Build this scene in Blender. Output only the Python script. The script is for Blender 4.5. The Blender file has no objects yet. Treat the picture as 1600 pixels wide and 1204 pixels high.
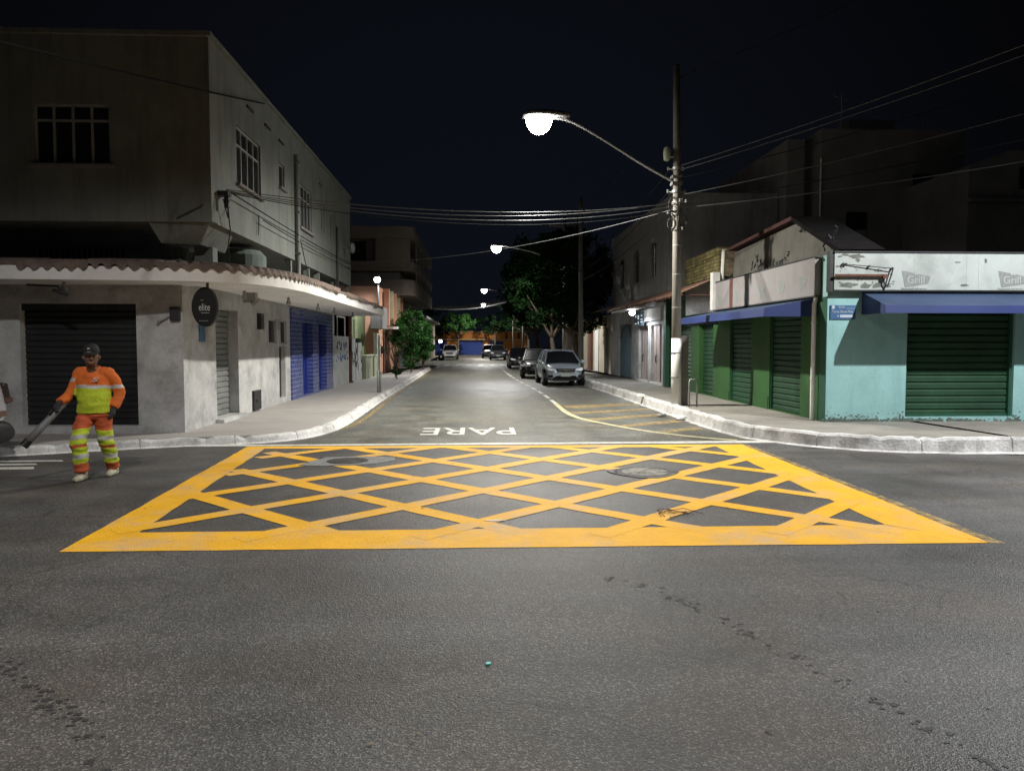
import bpy, bmesh, math, random
from mathutils import Vector, Matrix, noise
R = math.radians
random.seed(7)
scn = bpy.context.scene
COL = scn.collection

# ------------------------------------------------------------------ camera
cam = bpy.data.cameras.new("camera"); cam_o = bpy.data.objects.new("camera", cam); COL.objects.link(cam_o)
cam.sensor_width = 36; cam.lens = 36 * 1203 / 1600; cam.clip_start = .05; cam.clip_end = 600
cam_o.location = (0, 0, 1.7)
cam_o.rotation_euler = (R(90 - 3.045), 0, R(-2.62))
scn.camera = cam_o
# ------------------------------------------------------------------ night sky
w = bpy.data.worlds.new("World"); scn.world = w; w.use_nodes = True
nt = w.node_tree; bg = nt.nodes['Background']
tc = nt.nodes.new('ShaderNodeTexCoord'); sep = nt.nodes.new('ShaderNodeSeparateXYZ'); nt.links.new(tc.outputs['Generated'], sep.inputs[0])
mp = nt.nodes.new('ShaderNodeMapRange'); mp.inputs[1].default_value = .76; mp.inputs[2].default_value = 1.0
nt.links.new(sep.outputs['Y'], mp.inputs[0])
cr = nt.nodes.new('ShaderNodeValToRGB'); nt.links.new(mp.outputs[0], cr.inputs[0])
cr.color_ramp.elements[0].color = (.0013, .0013, .0017, 1); cr.color_ramp.elements[1].color = (.0036, .0048, .0078, 1)
nt.links.new(cr.outputs[0], bg.inputs[0]); bg.inputs[1].default_value = 1.0
# ------------------------------------------------------------------ exposure and lamps' light
scn.view_settings.view_transform = 'Standard'; scn.view_settings.look = 'None'
scn.view_settings.exposure = 0; scn.view_settings.gamma = 1
scn.cycles.max_bounces = 6; scn.cycles.diffuse_bounces = 3; scn.cycles.glossy_bounces = 3
scn.cycles.use_denoising = True
scn.cycles.sample_clamp_indirect = 4

def spot(name, loc, power, col=(1, .96, .9), size=172, blend=.35, rad=.09, rot=(0, 0, 0)):
    l = bpy.data.lights.new(name, 'SPOT'); l.energy = power; l.color = col
    l.spot_size = R(size); l.spot_blend = blend; l.shadow_soft_size = rad
    o = bpy.data.objects.new(name, l); o.location = loc; o.rotation_euler = rot; COL.objects.link(o); return o
LAMP_A = (1.6, 18.7, 7.03)
spot('street_light_main', (1.52, 18.7, 6.60), 4300, (1, .97, .89), 170, .72)
spot('street_light_right', (10.2, 8.9, 7.5), 4500, (.97, .98, 1), 146, .3)
spot('street_light_near', (-2.4, 2.0, 8.3), 2100, (1, .975, .95), 145, .26, .15)
spot('fill_light_behind', (-16, -14, 9), 2400, (.97, .97, 1), 165, .6, .3)  # added cool-white fill from behind the camera, lifts shadows and front walls
spot('street_light_far', (1.2, 42.7, 6.68), 3000, (1, .98, .93), 172, .5)
spot('street_light_farther', (.85, 76, 6.68), 2900, (1, .98, .93), 172, .5)
spot('street_light_farthest', (1.0, 103, 6.68), 3600, (1, .93, .82), 172, .5)
spot('street_light_junction', (-13, 67, 7), 2600, (.9, .95, 1), 172, .5)

# ------------------------------------------------------------------ materials
def mat(name, c, rough=.8, var=.25, scale=3., bump=.15, bscale=60., dirt=0., dirtc=(.04, .035, .03), metal=0., fine=.0, spec=.4, coat=0., streak=False):
    m = bpy.data.materials.new(name); m.use_nodes = True; n = m.node_tree; N = n.nodes; L = n.links
    b = N['Principled BSDF']; b.inputs['Roughness'].default_value = rough; b.inputs['Metallic'].default_value = metal
    b.inputs['Specular IOR Level'].default_value = spec; b.inputs['Coat Weight'].default_value = coat
    t = N.new('ShaderNodeTexCoord')
    a = N.new('ShaderNodeTexNoise'); a.inputs['Scale'].default_value = scale; a.inputs['Detail'].default_value = 8; a.inputs['Roughness'].default_value = .65
    L.new(t.outputs['Object'], a.inputs['Vector'])
    r = N.new('ShaderNodeMapRange'); r.inputs[1].default_value = .25; r.inputs[2].default_value = .75
    r.inputs[3].default_value = 1 - var; r.inputs[4].default_value = 1 + var
    L.new(a.outputs['Fac'], r.inputs[0])
    v = N.new('ShaderNodeVectorMath'); v.operation = 'SCALE'; v.inputs[0].default_value = c[:3]; L.new(r.outputs[0], v.inputs['Scale'])
    out = v.outputs[0]
    if fine:
        f = N.new('ShaderNodeTexNoise'); f.inputs['Scale'].default_value = bscale; f.inputs['Detail'].default_value = 3
        L.new(t.outputs['Object'], f.inputs['Vector'])
        r2 = N.new('ShaderNodeMapRange'); r2.inputs[1].default_value = .3; r2.inputs[2].default_value = .7; r2.inputs[3].default_value = 1 - fine; r2.inputs[4].default_value = 1 + fine
        L.new(f.outputs['Fac'], r2.inputs[0])
        v2 = N.new('ShaderNodeVectorMath'); v2.operation = 'SCALE'; L.new(out, v2.inputs[0]); L.new(r2.outputs[0], v2.inputs['Scale']); out = v2.outputs[0]
    if dirt:
        d = N.new('ShaderNodeTexNoise'); d.inputs['Scale'].default_value = 1.1 if not streak else 2.4; d.inputs['Detail'].default_value = 10; d.inputs['Roughness'].default_value = .7
        if streak:
            mpn = N.new('ShaderNodeMapping'); mpn.inputs['Scale'].default_value = (1.6, 1.6, .22); L.new(t.outputs['Object'], mpn.inputs[0]); L.new(mpn.outputs[0], d.inputs['Vector'])
        else: L.new(t.outputs['Object'], d.inputs['Vector'])
        dr = N.new('ShaderNodeMapRange'); dr.inputs[1].default_value = .48; dr.inputs[2].default_value = .74; dr.inputs[4].default_value = dirt; L.new(d.outputs['Fac'], dr.inputs[0])
        mx = N.new('ShaderNodeMix'); mx.data_type = 'RGBA'; L.new(dr.outputs[0], mx.inputs[0]); L.new(out, mx.inputs[6]); mx.inputs[7].default_value = (*dirtc, 1); out = mx.outputs[2]
    L.new(out, b.inputs['Base Color'])
    if bump:
        bn = N.new('ShaderNodeTexNoise'); bn.inputs['Scale'].default_value = bscale; bn.inputs['Detail'].default_value = 5; L.new(t.outputs['Object'], bn.inputs['Vector'])
        bp = N.new('ShaderNodeBump'); bp.inputs['Strength'].default_value = bump; bp.inputs['Distance'].default_value = .02
        L.new(bn.outputs['Fac'], bp.inputs['Height']); L.new(bp.outputs[0], b.inputs['Normal'])
    return m

def emis(name, c, s):
    m = bpy.data.materials.new(name); m.use_nodes = True; b = m.node_tree.nodes['Principled BSDF']
    b.inputs['Base Color'].default_value = (.8, .8, .8, 1); b.inputs['Emission Color'].default_value = (*c, 1); b.inputs['Emission Strength'].default_value = s
    return m

def asphalt(name, c, rough, cells, big):
    m = bpy.data.materials.new(name); m.use_nodes = True; n = m.node_tree; N = n.nodes; L = n.links
    b = N['Principled BSDF']; t = N.new('ShaderNodeTexCoord')
    vo = N.new('ShaderNodeTexVoronoi'); vo.inputs['Scale'].default_value = cells; L.new(t.outputs['Object'], vo.inputs['Vector'])
    hs = N.new('ShaderNodeSeparateColor'); L.new(vo.outputs['Color'], hs.inputs[0])
    pw = N.new('ShaderNodeMath'); pw.operation = 'POWER'; pw.inputs[1].default_value = 5; L.new(hs.outputs[0], pw.inputs[0])
    r = N.new('ShaderNodeMapRange'); r.inputs[3].default_value = .74; r.inputs[4].default_value = 2.5; L.new(pw.outputs[0], r.inputs[0])
    no = N.new('ShaderNodeTexNoise'); no.inputs['Scale'].default_value = big; no.inputs['Detail'].default_value = 9; no.inputs['Roughness'].default_value = .6; L.new(t.outputs['Object'], no.inputs['Vector'])
    r2 = N.new('ShaderNodeMapRange'); r2.inputs[1].default_value = .3; r2.inputs[2].default_value = .7; r2.inputs[3].default_value = .58; r2.inputs[4].default_value = 1.42; L.new(no.outputs['Fac'], r2.inputs[0])
    mpn = N.new('ShaderNodeMapping'); mpn.inputs['Scale'].default_value = (.12, 1.3, 1) if big < 1 else (1.2, .1, 1); L.new(t.outputs['Object'], mpn.inputs[0])
    ns = N.new('ShaderNodeTexNoise'); ns.inputs['Scale'].default_value = 1.6; ns.inputs['Detail'].default_value = 6; L.new(mpn.outputs[0], ns.inputs['Vector'])
    r3 = N.new('ShaderNodeMapRange'); r3.inputs[1].default_value = .3; r3.inputs[2].default_value = .7; r3.inputs[3].default_value = .82; r3.inputs[4].default_value = 1.15; L.new(ns.outputs['Fac'], r3.inputs[0])
    a = N.new('ShaderNodeMath'); a.operation = 'MULTIPLY'; L.new(r.outputs[0], a.inputs[0]); L.new(r2.outputs[0], a.inputs[1])
    a2 = N.new('ShaderNodeMath'); a2.operation = 'MULTIPLY'; L.new(a.outputs[0], a2.inputs[0]); L.new(r3.outputs[0], a2.inputs[1])
    # dark oily speckles
    sp = N.new('ShaderNodeTexNoise'); sp.inputs['Scale'].default_value = 26; sp.inputs['Detail'].default_value = 2; L.new(t.outputs['Object'], sp.inputs['Vector'])
    sr = N.new('ShaderNodeMapRange'); sr.inputs[1].default_value = .64; sr.inputs[2].default_value = .72; sr.inputs[3].default_value = 1; sr.inputs[4].default_value = .62; L.new(sp.outputs['Fac'], sr.inputs[0])
    a3 = N.new('ShaderNodeMath'); a3.operation = 'MULTIPLY'; L.new(a2.outputs[0], a3.inputs[0]); L.new(sr.outputs[0], a3.inputs[1])
    v = N.new('ShaderNodeVectorMath'); v.operation = 'SCALE'; v.inputs[0].default_value = c; L.new(a3.outputs[0], v.inputs['Scale'])
    # hairline cracks, only in some areas, and warm or dark patches
    cd = N.new('ShaderNodeTexNoise'); cd.inputs['Scale'].default_value = 3; cd.inputs['Detail'].default_value = 6; L.new(t.outputs['Object'], cd.inputs['Vector'])
    cm_ = N.new('ShaderNodeVectorMath'); cm_.operation = 'MULTIPLY_ADD'; L.new(cd.outputs['Color'], cm_.inputs[0]); cm_.inputs[1].default_value = (.5, .5, 0); L.new(t.outputs['Object'], cm_.inputs[2])
    ve = N.new('ShaderNodeTexVoronoi'); ve.feature = 'DISTANCE_TO_EDGE'; ve.inputs['Scale'].default_value = .75; L.new(cm_.outputs[0], ve.inputs['Vector'])
    er = N.new('ShaderNodeMapRange'); er.inputs[1].default_value = .0; er.inputs[2].default_value = .010; er.inputs[3].default_value = 1; er.inputs[4].default_value = 0; L.new(ve.outputs['Distance'], er.inputs[0])
    ms = N.new('ShaderNodeTexNoise'); ms.inputs['Scale'].default_value = .45; ms.inputs['Detail'].default_value = 3; L.new(t.outputs['Object'], ms.inputs['Vector'])
    mr = N.new('ShaderNodeMapRange'); mr.inputs[1].default_value = .50; mr.inputs[2].default_value = .60; mr.inputs[4].default_value = .65; L.new(ms.outputs['Fac'], mr.inputs[0])
    mm = N.new('ShaderNodeMath'); mm.operation = 'MULTIPLY'; L.new(er.outputs[0], mm.inputs[0]); L.new(mr.outputs[0], mm.inputs[1])
    mx = N.new('ShaderNodeMix'); mx.data_type = 'RGBA'; L.new(mm.outputs[0], mx.inputs[0]); L.new(v.outputs[0], mx.inputs[6]); mx.inputs[7].default_value = (.018, .017, .016, 1)
    wn = N.new('ShaderNodeTexNoise'); wn.inputs['Scale'].default_value = .9; wn.inputs['Detail'].default_value = 5; L.new(cm_.outputs[0], wn.inputs['Vector'])
    wr_ = N.new('ShaderNodeMapRange'); wr_.inputs[1].default_value = .45; wr_.inputs[2].default_value = .68; wr_.inputs[4].default_value = .8; L.new(wn.outputs['Fac'], wr_.inputs[0])
    m2 = N.new('ShaderNodeMix'); m2.data_type = 'RGBA'; m2.blend_type = 'MULTIPLY'; L.new(wr_.outputs[0], m2.inputs[0]); L.new(mx.outputs[2], m2.inputs[6]); m2.inputs[7].default_value = (1.0, .88, .74, 1)
    L.new(m2.outputs[2], b.inputs['Base Color']); b.inputs['Specular IOR Level'].default_value = .4
    rr_ = N.new('ShaderNodeMapRange'); rr_.inputs[1].default_value = .3; rr_.inputs[2].default_value = .7; rr_.inputs[3].default_value = rough - .08; rr_.inputs[4].default_value = rough + .14; L.new(no.outputs['Fac'], rr_.inputs[0]); L.new(rr_.outputs[0], b.inputs['Roughness'])
    bp = N.new('ShaderNodeBump'); bp.inputs['Strength'].default_value = .55; bp.inputs['Distance'].default_value = .006; L.new(vo.outputs['Distance'], bp.inputs['Height'])
    bn = N.new('ShaderNodeTexNoise'); bn.inputs['Scale'].default_value = 45; bn.inputs['Detail'].default_value = 6; L.new(t.outputs['Object'], bn.inputs['Vector'])
    bp2 = N.new('ShaderNodeBump'); bp2.inputs['Strength'].default_value = .5; bp2.inputs['Distance'].default_value = .012; L.new(bn.outputs['Fac'], bp2.inputs['Height']); L.new(bp.outputs[0], bp2.inputs['Normal'])
    L.new(bp2.outputs[0], b.inputs['Normal'])
    return m

def paint(name, c, wear, wscale=14, rough=.45, edge=.55, scuff=0):
    """road paint, worn through to the asphalt by noise, semi-transparent where worn"""
    m = mat(name, c, rough, .12, 2.5, .35, 70, scuff, (.50, .38, .27), fine=.08)
    N = m.node_tree.nodes; L = m.node_tree.links; b = N['Principled BSDF']
    t = N.new('ShaderNodeTexCoord'); a = N.new('ShaderNodeTexNoise'); a.inputs['Scale'].default_value = wscale; a.inputs['Detail'].default_value = 10; a.inputs['Roughness'].default_value = .75
    L.new(t.outputs['Object'], a.inputs['Vector'])
    r = N.new('ShaderNodeMapRange'); r.inputs[1].default_value = edge - .08; r.inputs[2].default_value = edge + .08; r.inputs[3].default_value = 1; r.inputs[4].default_value = 1 - wear
    L.new(a.outputs['Fac'], r.inputs[0]); L.new(r.outputs[0], b.inputs['Alpha'])
    return m

def glassy(name, c, rough=.08):
    m = mat(name, c, rough, .1, 2, 0); m.node_tree.nodes['Principled BSDF'].inputs['Specular IOR Level'].default_value = .6; return m

def tiles(name, c, mortar, bw, bh, axis='yz', rough=.3, mw=.02, var=.15):
    m = bpy.data.materials.new(name); m.use_nodes = True; N = m.node_tree.nodes; L = m.node_tree.links; b = N['Principled BSDF']
    t = N.new('ShaderNodeTexCoord'); s = N.new('ShaderNodeSeparateXYZ'); L.new(t.outputs['Object'], s.inputs[0])
    cb = N.new('ShaderNodeCombineXYZ'); L.new(s.outputs['XYZ'.index(axis[0].upper())], cb.inputs[0]); L.new(s.outputs['XYZ'.index(axis[1].upper())], cb.inputs[1])
    br = N.new('ShaderNodeTexBrick'); L.new(cb.outputs[0], br.inputs['Vector']); br.inputs['Scale'].default_value = 1
    br.inputs['Brick Width'].default_value = bw; br.inputs['Row Height'].default_value = bh; br.inputs['Mortar Size'].default_value = mw; br.inputs['Mortar Smooth'].default_value = .2
    br.inputs['Color1'].default_value = (*c, 1); br.inputs['Color2'].default_value = (*[x * (1 - var) for x in c], 1); br.inputs['Mortar'].default_value = (*mortar, 1)
    no = N.new('ShaderNodeTexNoise'); no.inputs['Scale'].default_value = 2; no.inputs['Detail'].default_value = 8; L.new(t.outputs['Object'], no.inputs['Vector'])
    r = N.new('ShaderNodeMapRange'); r.inputs[1].default_value = .3; r.inputs[2].default_value = .7; r.inputs[3].default_value = 1 - var; r.inputs[4].default_value = 1 + var; L.new(no.outputs['Fac'], r.inputs[0])
    v = N.new('ShaderNodeVectorMath'); v.operation = 'SCALE'; L.new(br.outputs['Color'], v.inputs[0]); L.new(r.outputs[0], v.inputs['Scale']); L.new(v.outputs[0], b.inputs['Base Color'])
    bp = N.new('ShaderNodeBump'); bp.inputs['Strength'].default_value = .4; bp.inputs['Distance'].default_value = .01; bp.invert = True; L.new(br.outputs['Fac'], bp.inputs['Height']); L.new(bp.outputs[0], b.inputs['Normal'])
    b.inputs['Roughness'].default_value = rough
    return m

M = {}
M['asph'] = asphalt('asphalt_crossing', (.080, .077, .0735), .52, 120, .6)
M['asph2'] = asphalt('asphalt_street', (.104, .104, .086), .5, 60, 1.2)
M['crack'] = mat('tar_crack', (.032, .031, .03), .6, .3, 20, .5, 60)
M['earth'] = mat('earth', (.05, .045, .04), .95)
M['yellow'] = paint('yellow_road_paint', (.84, .43, .010), .30, 9, .68, .64, .95)
M['yellow_old'] = paint('faded_yellow_paint', (.38, .27, .11), .9, 7, .7, .50)
M['white_rp'] = paint('white_road_paint', (.62, .62, .56), .8, 10, .5, .60)
M['white_old'] = paint('worn_white_paint', (.5, .5, .46), .9, 9, .6, .54)
M['pave'] = mat('pavement_smooth', (.34, .32, .30), .75, .12, 1.2, .2, 40, .35, (.14, .125, .11), fine=.06)
M['pave_r'] = mat('pavement_concrete', (.25, .235, .205), .85, .2, 2, .4, 30, .6, (.08, .07, .06), fine=.12)
M['kerb'] = mat('whitewashed_kerb', (.62, .61, .59), .85, .2, 7, .6, 25, .9, (.13, .115, .10), fine=.1)
M['plaster'] = mat('stained_plaster', (.46, .46, .455), .85, .28, 1.6, .35, 25, .9, (.13, .125, .12), fine=.06)
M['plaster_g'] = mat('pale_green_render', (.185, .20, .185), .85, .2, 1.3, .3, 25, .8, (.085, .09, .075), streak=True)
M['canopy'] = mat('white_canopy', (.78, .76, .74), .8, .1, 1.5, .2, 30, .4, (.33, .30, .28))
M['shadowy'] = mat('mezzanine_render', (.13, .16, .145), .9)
M['rooftile'] = mat('fibre_cement', (.16, .12, .10), .9, .4, 5, .5, 40, .7, (.04, .03, .03))
M['shutter_dk'] = mat('dark_steel_shutter', (.02, .021, .022), .5, .25, 2, .1, 40)
M['shutter_gr'] = mat('grey_steel_shutter', (.20, .21, .20), .5, .25, 2, .1, 40, .5)
M['shutter_green'] = mat('green_steel_shutter', (.014, .055, .024), .6, .4, 1.5, .25, 12, .7, (.012, .03, .016))
M['green_wall'] = mat('green_wall', (.026, .088, .021), .75, .14, 2, .25, 30, .4, (.016, .045, .015))
M['teal'] = mat('turquoise_wall', (.255, .455, .445), .8, .13, 2, .3, 40, .5, (.15, .27, .25), fine=.06, streak=True)
M['teal_base'] = mat('mouldy_base', (.10, .13, .11), .9, .5, 6, .5, 30)
M['awn_blue'] = mat('blue_awning_fabric', (.036, .062, .12), .65, .2, 2, .15, 90, .35, (.06, .07, .13))
M['awn_val'] = mat('blue_valance', (.016, .03, .12), .6, .2, 2, .15, 90)
M['signw'] = mat('peeling_white_sign', (.38, .415, .39), .6, .10, 2, .1, 30, .8, (.19, .21, .19))
M['signp'] = mat('pinkish_white_sign', (.25, .235, .23), .6, .07, 2, .1, 30, .5, (.15, .12, .11))
M['peel'] = mat('bare_grey_patch', (.14, .15, .13), .9, .4, 12, .3, 30)
M['logo_g'] = mat('faded_grey_print', (.21, .225, .21), .7, .25, 20, 0)
M['rust'] = mat('rusty_steel', (.12, .05, .035), .8, .4, 9, .4, 50)
M['rustawn'] = mat('rusty_sheet', (.20, .105, .07), .7, .35, 4, .3, 30, .6, (.30, .27, .24))
M['blacks'] = mat('black_plastic', (.006, .006, .006), .5, .2)
M['darkm'] = mat('dark_metal', (.03, .03, .032), .5, .2)
M['grey_m'] = mat('galvanised', (.30, .30, .29), .5, .25, 8, .1, 50, metal=.3)
M['silver_sheet'] = mat('silver_crinkled_sheet', (.5, .5, .52), .32, .25, 6, 1.0, 9, metal=.7)
M['whitep'] = mat('white_paint', (.70, .69, .66), .7, .12, 4, .2, 40, .45, (.3, .28, .25))
M['pole'] = mat('pole_concrete', (.20, .185, .16), .85, .18, 4, .3, 40, .35, (.17, .15, .13))
M['bluetile'] = tiles('blue_glazed_tile', (.05, .07, .26), (.18, .21, .36), .26, .125, 'yz', .25, .012)
M['bluetile_x'] = tiles('blue_glazed_tile_x', (.085, .115, .42), (.30, .34, .55), .26, .125, 'xz', .25, .012)
M['bluedoor'] = mat('blue_door', (.012, .028, .24), .35, .12)
M['alu'] = mat('aluminium', (.42, .43, .43), .4, .15, metal=.4)
M['dglass'] = glassy('dark_glass', (.016, .018, .021), .2)
M['brick'] = tiles('bare_yellow_brick', (.22, .185, .06), (.06, .05, .025), .24, .10, 'yz', .9, .014, .55)
M['brick_x'] = tiles('bare_brick_x', (.22, .16, .10), (.15, .12, .09), .30, .13, 'xz', .9, .02, .4)
M['cream'] = mat('cream_wall', (.42, .38, .28), .85, .2, 2, .3, 25, .5, (.15, .13, .1), streak=True)
M['dirtywhite'] = mat('dirty_white_wall', (.24, .235, .23), .9, .2, 2, .3, 25, .6, (.07, .065, .06), streak=True)
M['gablew'] = mat('mouldy_gable', (.10, .095, .08), .9, .35, 1.5, .4, 25, .7, (.05, .05, .04))
M['gabroof'] = mat('dark_roof', (.012, .011, .011), .95, .3, spec=.05)
M['darkwall'] = mat('unlit_render', (.20, .19, .18), .95, .25, .8, .2, 20, .6, (.09, .09, .09))
M['orange'] = mat('salmon_orange_wall', (.56, .30, .20), .85, .1, 2, .2, 30, .3, (.3, .16, .1))
M['apt'] = mat('apartment_render', (.17, .145, .125), .9, .15, 1, .2, 25, .4, (.13, .12, .11))
M['greenish'] = mat('moss_green_wall', (.16, .19, .09), .85, .3, 2, .3, 25, .6, (.05, .06, .03))
M['palegreen'] = mat('pale_green_wall', (.40, .43, .31), .85, .15, 2, .3, 25, .4, (.2, .2, .15))
M['graf'] = mat('graffiti_wall', (.47, .49, .49), .85, .15, 3, .3, 25, .5, (.2, .21, .22))
M['bluegraf'] = mat('blue_spray', (.10, .15, .34), .7, .4, 12, 0)
M['greygraf'] = mat('dark_spray', (.05, .05, .05), .7, .5, 12, 0)
M['bluegate'] = mat('blue_grey_gate', (.10, .15, .18), .6, .25, 3)
M['wooddoor'] = mat('pinkish_panel_door', (.40, .33, .31), .6, .1)
M['dkgreen'] = mat('dark_green_trim', (.02, .075, .045), .5, .2)
M['end_o'] = mat('orange_far_wall', (.55, .22, .06), .8, .15)
M['end_b'] = mat('blue_far_shutter', (.02, .06, .30), .6, .2)
M['bark'] = mat('bark', (.10, .075, .055), .95, .3, 12, .8, 30)
M['leaf'] = mat('leaf_dark', (.012, .030, .010), 1, .5, 3, 0, spec=0)
M['leaf2'] = mat('leaf_green', (.032, .09, .022), .9, .5, 4, 0, spec=.05)
M['leafdry'] = mat('leaf_dry', (.14, .14, .05), .8, .3, 4, 0)
M['concp'] = mat('concrete_patch', (.25, .25, .235), .9, .3, 5, .6, 22, .5, (.08, .08, .075), fine=.15)
M['iron'] = mat('cast_iron', (.06, .055, .052), .6, .4, 18, .6, 50)
M['iron_p'] = mat('worn_cover', (.30, .28, .24), .8, .35, 12, .6, 40, .6, (.1, .09, .08))
M['signblue'] = mat('street_sign_blue', (.05, .12, .24), .4, .1)
M['signtxt'] = mat('street_sign_text', (.45, .5, .55), .5, .1)
M['white_txt'] = mat('white_lettering', (.55, .55, .55), .6, .1)
M['rubber'] = mat('rubber', (.015, .015, .015), .85)
M['chrome'] = mat('chrome', (.7, .7, .72), .15, .05, metal=1, bump=0)
M['lens'] = mat('lamp_lens', (.75, .77, .8), .12, .1, bump=0, spec=.8)
M['redlens'] = mat('red_lens', (.05, .03, .026), .2, .1, bump=0)
M['amber'] = mat('amber_lens', (.13, .07, .05), .25, .1, bump=0)
M['cable'] = mat('cable', (.012, .012, .013), .9, .1, bump=0, spec=.1)
M['cable_l'] = mat('pale_cable', (.10, .10, .10), .5, .1, bump=0)
M['E_lamp'] = emis('lamp_on', (1, .98, .93), 60)
M['E_flood'] = emis('flood_on', (.92, .97, 1), 25)
M['E_sign'] = emis('lit_sign', (.75, .9, 1), .55)

# ------------------------------------------------------------------ helpers
class MB:
    def __init__(s): s.bm = bmesh.new(); s.mi = 0
    def _f(s, vs):
        try: f = s.bm.faces.new(vs); f.material_index = s.mi; return f
        except ValueError: return None
    def box(s, x0, x1, y0, y1, z0, z1):
        if x0 > x1: x0, x1 = x1, x0
        if y0 > y1: y0, y1 = y1, y0
        v = [s.bm.verts.new(p) for p in [(x0,y0,z0),(x1,y0,z0),(x1,y1,z0),(x0,y1,z0),(x0,y0,z1),(x1,y0,z1),(x1,y1,z1),(x0,y1,z1)]]
        for q in [(0,3,2,1),(4,5,6,7),(0,1,5,4),(1,2,6,5),(2,3,7,6),(3,0,4,7)]: s._f([v[i] for i in q])
        return s
    def poly(s, pts):
        s._f([s.bm.verts.new(p) for p in pts]); return s
    def extr(s, pts, d):
        """closed polygon (3d points) extruded by vector d"""
        d = Vector(d); a = [s.bm.verts.new(p) for p in pts]; b = [s.bm.verts.new(Vector(p) + d) for p in pts]
        s._f(a); s._f(b[::-1]); n = len(a)
        for i in range(n): s._f([a[i], b[i], b[(i+1) % n], a[(i+1) % n]])
        return s
    def tube(s, pts, r, n=8, caps=True, flat=1.0):
        pts = [Vector(p) for p in pts]; rings = []; dd = (pts[-1] - pts[0]).normalized(); up0 = Vector((0, 1, 0)) if abs(dd.z) > .6 else Vector((0, 0, 1)); pu = None
        for i, p in enumerate(pts):
            d = (pts[min(i+1, len(pts)-1)] - pts[max(i-1, 0)]).normalized()
            u = d.cross(up0) if pu is None else pu - d * pu.dot(d)
            if u.length < 1e-3: u = d.cross(Vector((0, 1, 0)))
            if u.length < 1e-3: u = d.cross(Vector((1, 0, 0)))
            u.normalize(); v = u.cross(d); pu = u
            rr = r[i] if isinstance(r, (list, tuple)) else r
            ru, rv = rr if isinstance(rr, tuple) else (rr, rr * flat)
            rings.append([s.bm.verts.new(p + u * ru * math.cos(2*math.pi*k/n) + v * rv * math.sin(2*math.pi*k/n)) for k in range(n)])
        for a, b in zip(rings, rings[1:]):
            for k in range(n): s._f([a[k], a[(k+1) % n], b[(k+1) % n], b[k]])
        if caps: s._f(rings[0][::-1]); s._f(rings[-1])
        return s
    def lathe(s, c, prof, n=24, axis='z'):
        c = Vector(c); rings = []
        for (r, h) in prof:
            ring = []
            for k in range(n):
                a = 2*math.pi*k/n; p = Vector((r*math.cos(a), r*math.sin(a), h))
                if axis == 'x': p = Vector((p.z, p.x, p.y))
                if axis == 'y': p = Vector((p.x, p.z, p.y))
                ring.append(s.bm.verts.new(c + p))
            rings.append(ring)
        for a, b in zip(rings, rings[1:]):
            for k in range(n): s._f([a[k], a[(k+1) % n], b[(k+1) % n], b[k]])
        s._f(rings[0][::-1]); s._f(rings[-1]); return s
    def wall(s, ax, pos, th, a0, a1, z0, z1, holes=()):
        """wall slab; ax='x': plane x=pos spanning y; ax='y': plane y=pos spanning x. th signed thickness away from viewer"""
        A = sorted({a0, a1, *[min(max(h[0], a0), a1) for h in holes], *[min(max(h[1], a0), a1) for h in holes]})
        for i in range(len(A)-1):
            am = (A[i] + A[i+1]) / 2; hs = sorted([(h[2], h[3]) for h in holes if h[0] < am < h[1]]); z = z0
            for (ha, hb) in hs + [(z1, z1)]:
                if ha > z + 1e-4:
                    if ax == 'x': s.box(pos, pos + th, A[i], A[i+1], z, ha)
                    else: s.box(A[i], A[i+1], pos, pos + th, z, ha)
                z = max(z, hb)
        return s
    def shutter(s, ax, pos, out, a0, a1, z0, z1, pitch=.12, d=.025):
        """rolling shutter: horizontal slats with rounded step profile. out = +-1 direction facing viewer"""
        n = max(2, int(round((z1 - z0) / pitch))); pr = []
        for i in range(n):
            z = z0 + (z1 - z0) * i / n; h = (z1 - z0) / n
            pr += [(0, z), (d * out, z + h*.12), (d * out, z + h*.72), (.006*out, z + h*.9)]
        pr.append((0, z1))
        for (p, z), (q, zz) in zip(pr, pr[1:]):
            if ax == 'x': s.poly([(pos+p, a0, z), (pos+p, a1, z), (pos+q, a1, zz), (pos+q, a0, zz)])
            else: s.poly([(a0, pos+p, z), (a1, pos+p, z), (a1, pos+q, zz), (a0, pos+q, zz)])
        if ax == 'x': s.box(pos - .03*out, pos - .01*out, a0, a1, z0, z1)
        else: s.box(a0, a1, pos - .03*out, pos - .01*out, z0, z1)
        return s
    def build(s, name, m, parent=None, label=None, smooth=False, bevel=0, loc=None):
        bmesh.ops.recalc_face_normals(s.bm, faces=s.bm.faces)
        me = bpy.data.meshes.new(name); 
        L = Vector(loc) if loc is not None else (Vector(parent['_base']) if parent is not None and '_base' in parent else Vector((0, 0, 0)))
        if L.length: bmesh.ops.translate(s.bm, verts=s.bm.verts, vec=-L)
        s.bm.to_mesh(me); s.bm.free()
        for mm in (m if isinstance(m, (list, tuple)) else [m]): me.materials.append(mm)
        if smooth: me.polygons.foreach_set('use_smooth', [True]*len(me.polygons))
        o = bpy.data.objects.new(name, me); COL.objects.link(o)
        if parent is not None:
            o.parent = parent; o['_base'] = list(parent['_base']) if '_base' in parent else [0, 0, 0]
        else: o.location = L; o['_base'] = list(L)
        if bevel:
            b = o.modifiers.new('bevel', 'BEVEL'); b.width = bevel; b.segments = 2; b.limit_method = 'ANGLE'
        if label: o['label'] = label
        return o

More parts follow.
